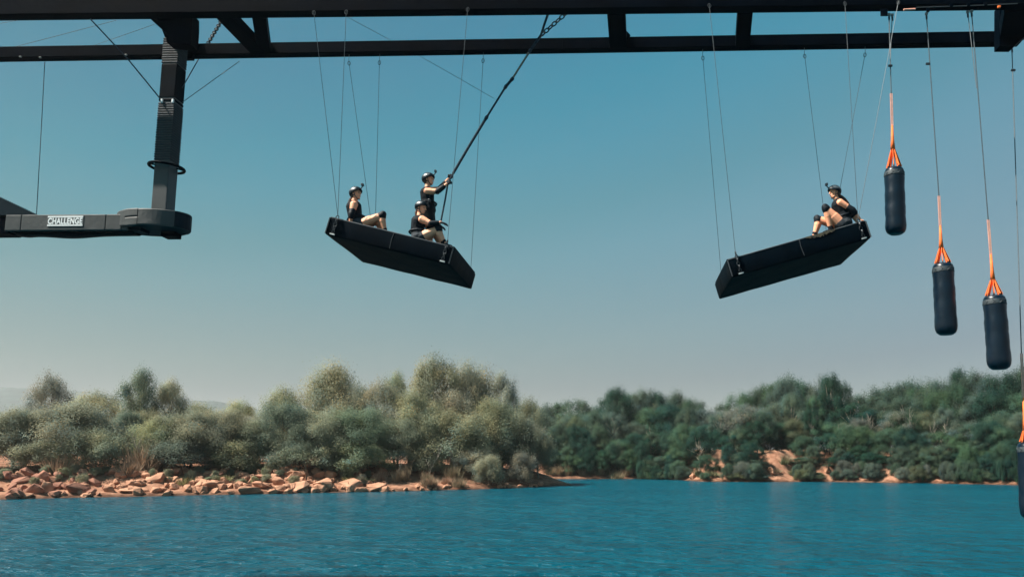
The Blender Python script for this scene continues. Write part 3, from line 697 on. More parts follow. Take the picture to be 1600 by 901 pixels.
def person(label, J, face, skin, hair_m, hand_spec, gloves=False, shorts_m='vest', tail=None, look_up=0.0, forearm=False, head_roll=0.0, shorts_len=0.04):
    KB, KH = 1.30, 1.14                             # sturdiness of body and head
    def cap(bm, a, ra, b, rb): return caps(bm, a, ra*KB, b, rb*KB)
    def hcap(bm, a, ra, b, rb): return caps(bm, a, ra*KH, b, rb*KH)
    base = (J['ank'][0]+J['ank'][1])/2 if J.get('stand') else J['pel'].copy()
    T = empty('person', base, label, 'person', 'people in helmets on the swinging boards')
    F = Vector(face).normalized(); U = Vector((0, 0, 1))
    neck, pel, head = J['neck'], J['pel'], J['head']
    sp = (neck-pel).normalized()
    sh, hp = J['sh'], J['hip']
    lat_s = (sh[1]-sh[0]).normalized(); lat_h = (hp[1]-hp[0]).normalized()
    fwd = J.get('fwd', F); fwd = (fwd-sp*fwd.dot(sp)).normalized()
    curve_ = J.get('curve', 0.0)
    waist = pel.lerp(neck, 0.38)-fwd*curve_; chest = pel.lerp(neck, 0.74)-fwd*curve_*0.5
    def torso(bm, g, strap=False):
        for s_, lh, ls in ((-1, lat_h, lat_s), (1, lat_h, lat_s)):
            cap(bm, pel+lh*s_*0.075, 0.122+g, waist+ls*s_*0.055, 0.102+g)
            cap(bm, waist+ls*s_*0.055, 0.102+g, chest+ls*s_*0.070, 0.114+g)
            if not strap:
                cap(bm, chest+ls*s_*0.075, 0.100, sh[0 if s_ < 0 else 1]*0.78+neck*0.22-sp*0.015, 0.060)
            else:
                p0 = sh[0 if s_ < 0 else 1].lerp(neck, 0.50)
                cap(bm, chest+ls*s_*0.062, 0.088+g, p0+sp*0.01, 0.050)
            cap(bm, chest+fwd*0.055+ls*s_*0.065-sp*0.01, 0.062+g, chest+fwd*0.045+ls*s_*0.06-sp*0.03, 0.058+g)
    Hm = Matrix((F, U.cross(F).normalized(), F.cross(U.cross(F).normalized()).normalized())).transposed()
    Hm = Hm @ Matrix.Rotation(-look_up, 3, 'Y') @ Matrix.Rotation(head_roll, 3, 'X')
    hl = lambda x, y, z: head+Hm @ Vector((x, y, z))*KH
    bm = B(); torso(bm, 0.0)
    caps(bm, neck-sp*0.05, 0.078, head+Hm @ Vector((-0.02, 0, -0.07*KH)), 0.062)
    ico(bm, hl(-0.012, 0, 0.02), (0.098*KH, 0.076*KH, 0.100*KH), 3, Hm)
    hcap(bm, hl(0.030, 0, -0.015), 0.062, hl(0.050, 0, -0.085), 0.030)
    hcap(bm, hl(0.045, 0.018, -0.09), 0.022, hl(-0.02, 0.052, -0.065), 0.022); hcap(bm, hl(0.045, -0.018, -0.09), 0.022, hl(-0.02, -0.052, -0.065), 0.022)
    hcap(bm, hl(0.090, 0, 0.012), 0.009, hl(0.106, 0, -0.028), 0.0135); hcap(bm, hl(0.080, 0, -0.058), 0.012, hl(0.083, 0, -0.066), 0.012)
    hcap(bm, hl(0.078, -0.03, 0.028), 0.014, hl(0.078, 0.03, 0.028), 0.014)
    for s_ in (-1, 1): ico(bm, hl(-0.012, s_*0.078, -0.012), (0.020*KH, 0.010*KH, 0.030*KH), 2, Hm)
    for i in (0, 1):
        cap(bm, sh[i], 0.070, sh[i].lerp(J['el'][i], 0.35), 0.058); cap(bm, sh[i].lerp(J['el'][i], 0.35), 0.058, J['el'][i], 0.044)
        e_, w_ = J['el'][i], J['wr'][i]
        cap(bm, e_, 0.039, e_.lerp(w_, 0.3), 0.042); cap(bm, e_.lerp(w_, 0.3), 0.042, w_, 0.026)
        hand_shapes(bm, w_, *hand_spec[i])
        k_, a_ = J['kn'][i], J['ank'][i]
        cap(bm, hp[i], 0.106, hp[i].lerp(k_, 0.45), 0.090); cap(bm, hp[i].lerp(k_, 0.45), 0.090, k_, 0.060)
        back = (hp[i]-k_).normalized()*0.018
        cap(bm, k_, 0.058, k_.lerp(a_, 0.32)+back, 0.064); cap(bm, k_.lerp(a_, 0.32)+back, 0.064, a_, 0.038)
        td = J['toe'][i].normalized(); ft = a_+Vector((0, 0, -0.05))
        cap(bm, a_, 0.036, ft-td*0.03, 0.034); cap(bm, ft, 0.036, ft+td*0.15, 0.026)
    body = obj('body', voxel(bm, 0.0075, 3), M[skin], T, True)
    for s_ in (-1, 1):
        obj('eye', (lambda b_: (ico(b_, hl(0.083, s_*0.031, 0.006), 0.011, 2), b_)[1])(B()), M['eye'], T, True)
    obj('lips', caps(B(), hl(0.093, -0.016, -0.062), 0.006, hl(0.093, 0.016, -0.062), 0.006), M['lip'], T, True)
    # clothing
    bm = B(); torso(bm, 0.014, True); vb = voxel(bm, 0.012, 2)
    cut = pel.lerp(neck, 0.10)
    bmesh.ops.bisect_plane(vb, geom=vb.verts[:]+vb.edges[:]+vb.faces[:], plane_co=cut, plane_no=-sp, clear_outer=True)
    obj('vest', vb, M['vest'], T, True)
    obj('belt', torus(B(), pel.lerp(neck, 0.24)-fwd*curve_*.6, sp, 0.190, 0.024, 24, 6, 1.12, lat_h), M['neoprene'], T, True)
    bm = B()
    for s_ in (-1, 1): cap(bm, pel+lat_h*s_*0.075, 0.134, pel.lerp(waist, 0.55)+lat_h*s_*0.06, 0.118)
    for i in (0, 1): cap(bm, hp[i], 0.114, hp[i].lerp(J['kn'][i], shorts_len), 0.108 if shorts_len < 0.3 else 0.094)
    obj('shorts', voxel(bm, 0.014, 2), M[shorts_m], T, True)
    for i in (0, 1):
        e_, w_, k_, a_ = J['el'][i], J['wr'][i], J['kn'][i], J['ank'][i]
        bm = B()
        if forearm: cap(bm, e_.lerp(sh[i], 0.06), 0.055, e_.lerp(w_, 0.62), 0.045)
        else:
            cap(bm, e_.lerp(sh[i], 0.34), 0.058, e_, 0.058); cap(bm, e_, 0.058, e_.lerp(w_, 0.32), 0.055)
        obj('elbow_pad', voxel(bm, 0.012, 2), M['neoprene'], T, True)
        bm = B(); cap(bm, k_.lerp(hp[i], 0.03), 0.072, k_, 0.072); cap(bm, k_, 0.072, k_.lerp(a_, 0.08), 0.066)
        ft_ = (k_-hp[i]).normalized()+(k_-a_).normalized()
        if ft_.length > 0.1: ico(bm, k_+ft_.normalized()*0.04, 0.080, 2)
        obj('knee_pad', voxel(bm, 0.012, 2), M['neoprene'], T, True)
        td = J['toe'][i].normalized(); ft = a_+Vector((0, 0, -0.045))
        bm = B(); cap(bm, a_+(k_-a_).normalized()*0.05, 0.047, ft-td*0.03, 0.045); cap(bm, ft-td*0.02, 0.045, ft+td*0.155, 0.034)
        obj('shoe', voxel(bm, 0.012, 2), M['vest'], T, True)
        if gloves:
            bm = B(); hand_shapes(bm, w_, *hand_spec[i][:3], 0.0095, *hand_spec[i][4:]) if len(hand_spec[i]) > 4 else hand_shapes(bm, w_, *hand_spec[i][:3], 0.0095)
            caps(bm, w_, 0.032, w_.lerp(e_, 0.12), 0.034)
            obj('glove', voxel(bm, 0.0085, 1), M['neoprene'], T, True)
    # helmet
    bm = B(); ico(bm, Vector((0, 0, 0)), (0.138, 0.112, 0.122), 4)
    def helm_cut(b_):
        bmesh.ops.bisect_plane(b_, geom=b_.verts[:]+b_.edges[:]+b_.faces[:], plane_co=Vector((0.10, 0, 0.012)), plane_no=Vector((0.34, 0, -1)), clear_outer=True)
    helm_cut(bm)
    bmesh.ops.solidify(bm, geom=bm.faces[:], thickness=0.016)
    Mh = Matrix.Translation(hl(-0.008, 0, 0.030)) @ Hm.to_4x4() @ Matrix.Scale(KH, 4)
    bmesh.ops.transform(bm, matrix=Mh, verts=bm.verts)
    hel = obj('helmet', bm, M['helmet'], T, True)
    bm = B()
    for q in range(5):
        a = R(-28+q*14); pass
    for s_ in (-1, 1):
        db = B(); ico(db, Vector((0, 0, 0)), (0.1395, 0.1135, 0.1235), 4)
        for v in db.verts[:]:
            pass
        keep = [f for f in db.faces if -0.085 < f.calc_center_median().x < 0.065 and 0.028 < f.calc_center_median().z-0.16*f.calc_center_median().x < 0.080 and f.calc_center_median().y*s_ > 0.02]
        bmesh.ops.delete(db, geom=[f for f in db.faces if f not in set(keep)], context='FACES')
        bmesh.ops.transform(db, matrix=Mh, verts=db.verts); obj('decal', db, M['decal'], hel, True)
    bm = B()
    hq = lambda x, y, z: Mh @ Vector((x, y, z))
    tube(bm, [hq(0.118, 0, 0.050), hq(0.150, 0, 0.085), hq(0.160, 0, 0.110)], 0.012, 6); obj('camera_mount', bm, M['plastic'], hel)
    obj('action_camera', box(B(), hq(0.163, 0, 0.128), (Mh.to_3x3() @ Vector((0.018, 0, 0))), (Mh.to_3x3() @ Vector((0, 0.031, 0))), (Mh.to_3x3() @ Vector((0, 0, 0.024))), 0.005), M['plastic'], hel)
    bm = B()
    for s_ in (-1, 1):
        tube(bm, [hq(0.02, s_*0.100, -0.010), hl(0.020, s_*0.082, -0.06), hl(0.045, s_*0.040, -0.118), hl(0.055, 0, -0.122)], 0.0075, 5)
        tube(bm, [hq(-0.07, s_*0.085, -0.030), hl(0.020, s_*0.082, -0.06)], 0.0075, 5)
    obj('chin_strap', bm, M['plastic'], hel)
    # hair
    bm = B()
    ico(bm, hl(-0.045, 0, -0.02), (0.080, 0.092, 0.086), 3, Hm)
    for s_ in (-1, 1): caps(bm, hl(-0.035, s_*0.066, 0.0), 0.026, hl(-0.035, s_*0.056, -0.06), 0.022)
    if tail:
        pts = [hl(-0.085, 0, -0.05)]+[hl(-0.085, 0, -0.05)+Vector(q) for q in tail]; rr = [0.040]+[0.036*(1-0.75*i/len(tail))+0.004 for i in range(len(tail))]
        for i in range(len(pts)-1): caps(bm, pts[i], rr[i], pts[i+1], rr[i+1])
    obj('hair', voxel(bm, 0.010, 1), M[hair_m], T, True)
    return T
DN = Vector((0, 0, -1))
# seated on the left board, facing right, hands propped behind
Y = 16.62
person('seated person at the left end of the left board, leaning back on one arm', dict(
    head=P(556.5, 303, Y), neck=P(552, 315, Y), pel=P(560, 350, Y), curve=0.035,
    sh=[P(553, 320, Y-.18), P(557, 320, Y+.18)], el=[P(549.5, 334, Y-.24), P(556, 336, Y+.24)], wr=[P(547.5, 347, Y-.22), P(553, 352, Y+.26)],
    hip=[P(564, 351, Y-.10), P(566, 353, Y+.12)], kn=[P(597, 337, Y-.12), P(592, 343, Y+.16)], ank=[P(601.5, 362, Y-.10), P(597, 366, Y+.18)],
    toe=[Vector((1, -.1, -.22)), Vector((1, .2, -.22))]), (1, -0.25, 0.10), 'skin', 'hair_dark',
    [((-0.2, -0.25, -1), (-.2, 1, 0), (1, 0, 0)), ((-0.3, .2, -1), (0, -1, 0), (1, 0, 0))], False, 'shorts',
    [(-0.03, -.02, -0.06), (-0.07, -.02, -0.14), (-0.085, -.02, -0.22), (-0.09, -.02, -0.30)], 0.02)
# seated at the front right of the left board, gloved hands over the knees
Y = 16.56
person('seated person in front of the standing one, gloved hands over raised knees', dict(
    head=P(658.5, 325, Y), neck=P(655.5, 339, Y), pel=P(655, 370, Y), curve=0.05,
    sh=[P(660, 343, Y-.18), P(658, 342, Y+.18)], el=[P(674, 349.5, Y-.22), P(672, 356, Y+.20)], wr=[P(689, 347.5, Y-.18), P(686, 353, Y+.16)],
    hip=[P(659, 371, Y-.10), P(661, 372, Y+.11)], kn=[P(685, 358, Y-.12), P(680, 361, Y+.17)], ank=[P(694.5, 380, Y-.08), P(690, 385, Y+.18)],
    toe=[Vector((1, -.1, -.26)), Vector((1, .2, -.26))]), (1, -0.35, -0.10), 'skin_pale', 'hair_brown',
    [((1, -.05, -.28), (-.1, .2, -1), (0, 1, 0)), ((1, .1, -.4), (0, 0, -1), (0, -1, 0))], True, 'shorts',
    [(-0.02, 0.0, -0.05), (-0.03, 0, -0.10)], -0.05, True)
# standing, both hands on the rope
Y = 16.98
hn = (P(708, 271, 16.835)-P(700, 285, 16.835)).normalized()
person('standing person on the left board in a black vest, both hands gripping the long rope', dict(stand=True,
    head=P(670, 281, Y), neck=P(667, 294, Y), pel=P(669, 327, Y), fwd=Vector((1, -0.1, 0)),
    sh=[P(668, 299, Y-.17), P(669, 298, Y+.17)], el=[P(684.5, 299, Y-.20), P(688, 295, Y+.16)], wr=[P(698, 287.5, 16.80), P(701, 279.5, 16.94)],
    hip=[P(668, 331, Y-.09), P(670, 331, Y+.10)], kn=[P(671, 358, Y-.10), P(674, 357, Y+.12)], ank=[P(667, 383, Y-.12), P(671, 385, Y+.12)],
    toe=[Vector((1, -.2, -.24)), Vector((1, .2, -.24))]), (1, -0.12, 0.06), 'skin_pale', 'hair_dark',
    [((1, .15, .75), (.1, 1, 0), (.3, .2, 1), 0.0, 0.35, True), ((1, -.35, .75), (.1, -1, 0), (.3, -.2, 1), 0.0, 0.35, True)], True, 'vest', None, 0.04, True, shorts_len=0.72)
# alone on the right board, facing left
Y = 16.60
person('seated person alone on the right board, facing left, bare arm propped behind, long brown hair', dict(
    head=P(1303.5, 301, Y), neck=P(1307, 312.5, Y), pel=P(1319, 348, Y), fwd=Vector((-1, -0.1, 0.2)), curve=0.03,
    sh=[P(1313, 317, Y-.17), P(1310, 318, Y+.17)], el=[P(1332, 328, Y-.20), P(1328, 332, Y+.22)], wr=[P(1343, 342, Y-.16), P(1339, 346, Y+.22)],
    hip=[P(1314, 350, Y-.11), P(1311, 351, Y+.10)], kn=[P(1290.5, 326, Y-.15), P(1278, 343, Y+.16)], ank=[P(1298, 358, Y-.10), P(1272.5, 368, Y+.16)],
    toe=[Vector((-1, -.1, -.30)), Vector((-1, .2, -.30))]), (-1, -0.25, -0.04), 'skin', 'hair_brown',
    [((.75, -.25, -.45), (.1, .2, -1), (-1, 0, 0), 0.0, 0.15), ((.7, .25, -.5), (.1, .1, -1), (-1, 0, 0), 0.0, 0.15)], False, 'shorts',
    [(0.06, -.03, -0.05), (0.13, -.04, -0.11), (0.19, -.04, -0.18), (0.23, -.04, -0.25)], 0.0)

#@@NATURE@@
# ------------------------------------------------------------------ vegetation
def leaf_mesh(name, cen, outw, tint, size, seed, droop=0.35, aspect=2.2):
    """many small leaf faces: cen (n,3) centres, outw (n,3) outward directions, tint (n,3) colour factors"""
    r = np.random.RandomState(seed); n = len(cen)
    nrm = outw*1.15+r.normal(size=(n, 3))*0.32+np.array([0, 0, 0.22]); nrm /= np.linalg.norm(nrm, axis=1)[:, None]
    ax = r.normal(size=(n, 3)); ax[:, 2] -= droop*2; ax -= nrm*(ax*nrm).sum(1)[:, None]; ax /= np.linalg.norm(ax, axis=1)[:, None]+1e-9
    bx = np.cross(nrm, ax); L = size*(0.6+0.8*r.rand(n))[:, None]; Wd = L/aspect
    a = cen-ax*L*0.5; c = cen+ax*L*0.5; b = cen+bx*Wd*0.5-ax*L*0.05; d = cen-bx*Wd*0.5-ax*L*0.05
    co = np.stack([a, b, c, d], 1).reshape(-1, 3)
    me = bpy.data.meshes.new(name)
    me.vertices.add(4*n); me.vertices.foreach_set('co', co.ravel())
    me.loops.add(4*n); me.loops.foreach_set('vertex_index', np.arange(4*n))
    me.polygons.add(n); me.polygons.foreach_set('loop_start', np.arange(n)*4)
    me.update(calc_edges=True)
    at = me.attributes.new('tint', 'FLOAT_COLOR', 'POINT')
    t4 = np.concatenate([np.repeat(tint, 4, 0), np.ones((4*n, 1))], 1); at.data.foreach_set('color', t4.ravel().astype(np.float32))
    me.materials.append(M['leaf']); return me

def crown_proto(kind, seed):
    """crown (unit height, radius about 0.5) and trunk with limbs"""
    r = np.random.RandomState(seed)
    K = dict(round=(17, 0.10, 0.97, 0.40, 0.20, 15, 42, 0.078, 0.020, 0.25), tall=(17, 0.12, 0.98, 0.36, 0.18, 15, 40, 0.074, 0.018, 0.3),
             feather=(20, 0.08, 0.97, 0.40, 0.17, 16, 40, 0.085, 0.019, 0.9), bush=(16, 0.04, 0.50, 0.40, 0.15, 14, 36, 0.075, 0.020, 0.2), broad=(22, 0.06, 0.66, 0.40, 0.15, 16, 38, 0.070, 0.016, 0.4),
             open=(13, 0.30, 0.96, 0.38, 0.13, 11, 36, 0.065, 0.019, 0.4))[kind]
    nl, z0, z1, rad, lr, nc, nleaf, cr, ls, droop = K
    cen, out_, tin, lobes = [], [], [], []
    for i in range(nl):
        q = (i+0.5)/nl; z = z0+(z1-z0)*(0.10+0.80*q**0.85)
        prof = {'round': math.sin(math.pi*min(1, 0.20+0.72*q))**0.6, 'tall': math.sin(math.pi*min(1, 0.25+0.70*q))**0.8, 'feather': math.sin(math.pi*min(1, 0.30+0.62*q))**0.6,
                'bush': math.cos(math.pi*0.45*q)**0.7, 'broad': math.sin(math.pi*min(1, 0.34+0.60*q))**0.6, 'open': math.sin(math.pi*min(1, 0.3+0.62*q))**0.7}[kind]
        a = i*2.399+r.rand()*0.9; rr = rad*prof*(0.45+0.55*r.rand())
        if q > 0.9: rr *= 0.55
        lr_ = lr*(0.78+0.5*r.rand())*(1.0-0.14*q)
        c = np.array([rr*math.cos(a), rr*math.sin(a), min(z, z1-lr_*0.75)]); lobes.append(c)
        lt = 0.80+0.40*r.rand()
        for k in range(nc):
            v = r.normal(size=3); v[2] = abs(v[2])*0.8+v[2]*0.35; v /= np.linalg.norm(v)
            cc = c+v*lr_*(0.55+0.55*r.rand())*np.array([1, 1, 0.85]); ct = lt*(0.86+0.28*r.rand())
            m = int(3.4*nleaf*(0.6+0.8*r.rand()))
            p = cc+r.normal(size=(m, 3))*cr*0.56*np.array([1, 1, 1.0 if kind != 'feather' else 1.35])
            if kind == 'feather': p[:, 2] -= np.abs(r.normal(size=m))*0.04
            cen.append(p); o_ = p-(c-np.array([0, 0, lr_*0.4])); o_ /= np.linalg.norm(o_, axis=1)[:, None]+1e-9; out_.append(o_)
            hue = 1+0.10*r.normal()
            tin.append(np.clip(ct*(0.95+0.1*r.rand(m, 1)), 0.4, 1.5)*np.array([[hue, 1.0, 0.95/hue]]))
    cen = np.concatenate(cen); cen[:, 2] = np.maximum(cen[:, 2], 0.01)
    me = leaf_mesh('crown', cen, np.concatenate(out_), np.concatenate(tin), ls*0.98, seed, droop)
    bm = B(); top_ = 0.62*z1 if kind != 'bush' else 0.2; w0 = 0.024 if kind != 'bush' else 0.015
    sway = [r.normal()*0.02, r.normal()*0.02]
    tr = [Vector((sway[0]*math.sin(q*4), sway[1]*math.sin(q*3), q*top_)) for q in np.linspace(-0.06, 1, 7)]
    tube(bm, tr, [w0*(1-0.7*i/6) for i in range(7)], 7)
    for i, c in enumerate(lobes):
        if i % 2 and kind not in ('open', 'feather'): continue
        s = tr[min(5, 1+int(5*min(0.99, c[2]*0.75/top_)))]; e_ = Vector(c); m_ = s.lerp(e_, 0.5)+Vector((r.normal()*.02, r.normal()*.02, 0.02))
        tube(bm, [s, m_, e_], [w0*0.42, w0*0.28, w0*0.12], 5)
    tme = bpy.data.meshes.new('trunk'); bm.to_mesh(tme); bm.free(); tme.polygons.foreach_set('use_smooth', [True]*len(tme.polygons))
    tme.materials.append(M['bark_pale'] if kind in ('open', 'feather') else M['bark'])
    return me, tme, {'bush': 0.52, 'broad': 0.68}.get(kind, 1.0)
PROTO = {k: [crown_proto(k, 100+17*i+7*s) for s in range(n)] for i, (k, n) in enumerate((('round', 3), ('tall', 3), ('feather', 3), ('bush', 2), ('open', 2), ('broad', 3)))}
COL = dict(pale=(0.200, 0.195, 0.105), olive=(0.150, 0.155, 0.078), green=(0.085, 0.128, 0.075), dark=(0.046, 0.088, 0.064), teal=(0.036, 0.085, 0.070),
           grey=(0.135, 0.155, 0.115), dull=(0.100, 0.125, 0.080), tan=(0.235, 0.165, 0.105), wgrey=(0.190, 0.190, 0.155))
COLR = COL
COL = dict(pale=(0.262, 0.272, 0.195), olive=(0.250, 0.264, 0.182), green=(0.225, 0.252, 0.176), dark=(0.145, 0.182, 0.138), teal=(0.125, 0.168, 0.132),
           grey=(0.268, 0.275, 0.210), dull=(0.258, 0.266, 0.186))
COLR = dict(pale=(0.18, 0.20, 0.135), olive=(0.125, 0.155, 0.10), green=(0.070, 0.130, 0.082), dark=(0.032, 0.080, 0.056), teal=(0.027, 0.076, 0.060),
            grey=(0.105, 0.150, 0.125), dull=(0.076, 0.122, 0.090), tan=(0.235, 0.165, 0.105), wgrey=(0.15, 0.17, 0.145))
prng = random.Random(5)
def tree(px, Yw, top_y, w_px, kind, col, label, group, name='tree', cat='tree', sink=0.1):
    if kind == 'round' and w_px > 100: kind = 'broad'
    X = P(px, 700, Yw).x; zb_ = tz(X, Yw)-sink; h = P(px, top_y, Yw).z-zb_
    w = w_px*(Yw/0.99)/FPX
    h = max(h, 0.4)
    t = empty(name, (X, Yw, zb_), label, cat, group)
    cm, tm, ph = PROTO[kind][prng.randrange(len(PROTO[kind]))]; rz = prng.random()*6.28
    c_ = (COL if Yw < 100 and px < 870 else COLR)[col]; j = 0.82+0.36*prng.random()
    for nm, me in (('crown', cm), ('trunk', tm)):
        o = bpy.data.objects.new(nm, me); C.objects.link(o); o.parent = t
        ww = w if nm == 'crown' or kind == 'bush' else min(w, h*0.9)
        o.scale = (ww*1.06, ww*1.06, h/ph); o.rotation_euler = (0, 0, rz)
        if nm == 'crown': o.color = (c_[0]*j*(0.93+0.14*prng.random()), c_[1]*j, c_[2]*j*(0.9+0.2*prng.random()), 1)
    return t
SLX = ([-60, 0, 60, 170, 300, 420, 520, 640, 760, 852], [57.5, 59.2, 60.2, 62.6, 65.6, 68.2, 70.6, 74, 78.8, 85.5])
shoreL = lambda px: float(np.interp(px, *SLX))
GL = 'trees and bushes on the left bank'
for px, top, w, k, c, off, lab, nm in [
    (-55, 632, 130, 'round', 'olive', 9, 'pale bushy tree cut by the left edge above the boulders', 'tree'),
    (22, 641, 120, 'round', 'olive', 8, 'broad olive bush above the leftmost boulders', 'bush'),
    (108, 630, 185, 'round', 'pale', 8.5, 'widest pale olive rounded tree at far left, behind the boulder pile', 'tree'),
    (150, 672, 100, 'bush', 'grey', 5.6, 'grey green bush spilling down the bank between the boulder piles', 'bush'),
    (70, 690, 110, 'bush', 'dull', 6.6, 'low dull green bush directly above the reddish boulders at far left', 'bush'),
    (255, 652, 105, 'feather', 'olive', 8, 'feathery olive tree right of the dark gap on the left bank', 'tree'),
    (300, 644, 140, 'round', 'green', 7.5, 'round green tree above the middle of the rocky left bank', 'tree'),
    (352, 641, 110, 'round', 'dull', 8.5, 'dull green round tree just left of the darkest left bank trees', 'tree'),
    (290, 690, 120, 'bush', 'teal', 6.2, 'low dark teal bush above the pale rocks at the middle of the left bank', 'bush'),
    (365, 690, 110, 'bush', 'green', 6.2, 'low green bush above the wide flat boulders', 'bush'),
    (402, 655, 90, 'feather', 'dull', 8, 'narrow dull feathery tree in the dip of the left skyline', 'tree'),
    (445, 630, 105, 'round', 'dark', 7.5, 'darkest round tree on the left bank under the tall pale tree', 'tree'),
    (470, 690, 110, 'bush', 'green', 6.0, 'leafy green bush above the round boulders under the left swinging board', 'bush'),
    (505, 648, 115, 'round', 'dull', 7, 'mid green bushy tree at the front of the left bank below the tall pale tree', 'tree'),
    (562, 640, 130, 'round', 'dark', 7.5, 'dark green rounded tree at the centre of the left bank', 'tree'),
    (560, 695, 120, 'bush', 'green', 6, 'low green bush above the bare orange bank', 'bush'),
    (622, 655, 115, 'round', 'green', 7, 'mid green bush beside the dry reeds on the left bank', 'bush'),
    (690, 640, 125, 'feather', 'pale', 7.5, 'pale feathery tree with whitish stems above the dry reeds', 'tree'),
    (665, 695, 90, 'bush', 'dull', 5.2, 'low dull bush among the dry reeds', 'bush'),
    (748, 645, 115, 'feather', 'pale', 7, 'pale olive feathery tree near the tip of the left bank', 'tree'),
    (740, 700, 90, 'bush', 'grey', 5, 'low grey bush near the waterline right of the dry reeds', 'bush'),
    (802, 645, 105, 'feather', 'olive', 6.2, 'olive drooping tree second from the tip of the left bank', 'tree'),
    (800, 694, 80, 'bush', 'dull', 7.0, 'low dull bush at the waterline near the tip', 'bush'),
    (765, 712, 60, 'bush', 'dull', 1.6, 'small dull bush hanging over the reddish edge left of the tip', 'bush'),
    (815, 708, 60, 'bush', 'grey', 1.6, 'small grey bush hanging over the waterline just before the tip', 'bush'),
    (842, 672, 56, 'feather', 'grey', 4.0, 'last drooping tree at the very tip of the left bank', 'tree'),
    (70, 585, 64, 'round', 'grey', 24, 'lone rounded grey green tree standing out of the far left skyline', 'tree'),
    (20, 640, 90, 'round', 'dull', 20, 'back row tree at far left below the hazy hill', 'tree'),
    (145, 611, 100, 'round', 'dull', 19, 'flat topped dull tree right of the lone rounded tree', 'tree'),
    (213, 577, 82, 'tall', 'dark', 16, 'tall dark tree peaking left of the post, highest at far left', 'tree'),
    (196, 640, 60, 'tall', 'teal', 12, 'narrow dark teal tree filling the dark gap on the left bank', 'tree'),
    (258, 591, 70, 'tall', 'dull', 17, 'olive tree leaning against the tall dark peak at far left', 'tree'),
    (312, 629, 100, 'feather', 'dull', 17, 'low feathery back row tree below the walkway sign', 'tree'),
    (370, 625, 66, 'round', 'dull', 19, 'small rounded crown on the low part of the left skyline', 'tree'),
    (437, 604, 80, 'feather', 'pale', 15, 'pale tree on the left shoulder of the tall pale tree', 'tree'),
    (508, 566, 120, 'feather', 'pale', 15, 'tall pale drooping tree under the left swinging board', 'tree'),
    (555, 600, 80, 'feather', 'pale', 14, 'pale tree on the right shoulder of the tall pale tree', 'tree'),
    (590, 597, 90, 'round', 'olive', 13.5, 'olive tree between the two highest crowns of the left bank', 'tree'),
    (616, 582, 62, 'tall', 'olive', 16, 'narrow pale crown just left of the highest dark tree', 'tree'),
    (676, 554, 100, 'round', 'dull', 15, 'highest tree of the left bank, dark grey green', 'tree'),
    (730, 571, 110, 'round', 'grey', 16, 'grey green tall tree right of the highest tree', 'tree'),
    (782, 583, 72, 'tall', 'grey', 14, 'grey green crown at the right end of the high left skyline', 'tree'),
    (640, 612, 110, 'round', 'olive', 11.5, 'olive tree in front of the highest dark tree', 'tree'),
    (706, 612, 105, 'round', 'dull', 11.5, 'dull green tree below the highest crowns of the left bank', 'tree'),
    (770, 622, 100, 'feather', 'olive', 9.5, 'olive feathery tree on the slope down to the tip', 'tree'),
    (822, 622, 66, 'feather', 'olive', 10, 'thin crown at the edge of the left wood against the sky', 'tree')]:
    tree(px, shoreL(px)+off+(1.3 if px > 580 and off < 9 else 0), top, w, k, c, lab, GL, nm, nm)
for px, top, w, off in [(40, 662, 80, 11), (175, 655, 70, 13), (230, 640, 70, 14), (335, 648, 80, 12), (395, 650, 70, 12), (475, 640, 80, 11), (530, 628, 80, 11.5), (600, 632, 80, 11), (660, 640, 80, 10.5), (725, 640, 80, 10.5), (785, 655, 70, 9), (825, 655, 60, 8)]:
    tree(px, shoreL(px)+off, top, w, 'round', prng.choice(['dull', 'grey', 'olive', 'green']), 'grey green tree half hidden in the middle of the left bank canopy', GL)
# the wood on the right shore
SKY_R = ([800, 830, 860, 905, 925, 945, 985, 1020, 1060, 1090, 1110, 1150, 1190, 1235, 1265, 1300, 1330, 1345, 1390, 1420, 1455, 1490, 1530, 1560, 1600, 1700],
         [636, 632, 627, 616, 638, 608, 604, 611, 608, 626, 638, 612, 603, 588, 600, 579, 600, 612, 607, 592, 603, 580, 576, 584, 574, 580])
skyR = lambda px: float(np.interp(px, *SKY_R))
SRX = ([840, 880, 1000, 1060, 1095, 1180, 1290, 1380, 1480, 1600, 1700], [118, 117.5, 118.5, 114.5, 106, 105, 106, 102.5, 98.8, 92.5, 88])
shoreR = lambda px: float(np.interp(px, *SRX))
def sect(px):
    return ('left of the bare slopes' if px < 1085 else 'by the bare orange slopes' if px < 1310
            else 'right of the bare slopes' if px < 1450 else 'below the hanging punching bags')
GR = 'trees of the wood on the right shore'
CW = dict(dark='dark green', teal='dark teal', green='fresh green', dull='dull green', grey='grey green', olive='olive', wgrey='pale grey', pale='pale')
KW = dict(round='rounded', tall='tall narrow', open='thin crowned', feather='feathery', bush='low', broad='broad')
def fk(ks, cs, row, px):
    k, c = prng.choice(ks), prng.choice(cs)
    return k, c, KW[k]+' '+CW[c]+' tree, '+row+' row of the right wood '+sect(px)
px = 800
while px < 1690:
    tree(px, shoreR(px)+22+prng.random()*6, skyR(px)+prng.uniform(-4, 6), prng.uniform(48, 84), *fk(['round', 'tall', 'round', 'open', 'feather'], ['dark', 'dull', 'green', 'dull', 'grey'], 'back', px), GR)
    px += prng.uniform(21, 30)
px = 815
while px < 1690:
    tree(px, shoreR(px)+14+prng.random()*4, skyR(px)+prng.uniform(16, 40), prng.uniform(48, 84), *fk(['round', 'tall', 'round', 'open'], ['dark', 'teal', 'green', 'teal', 'dull', 'grey'], 'middle', px), GR)
    px += prng.uniform(24, 34)
px = 845
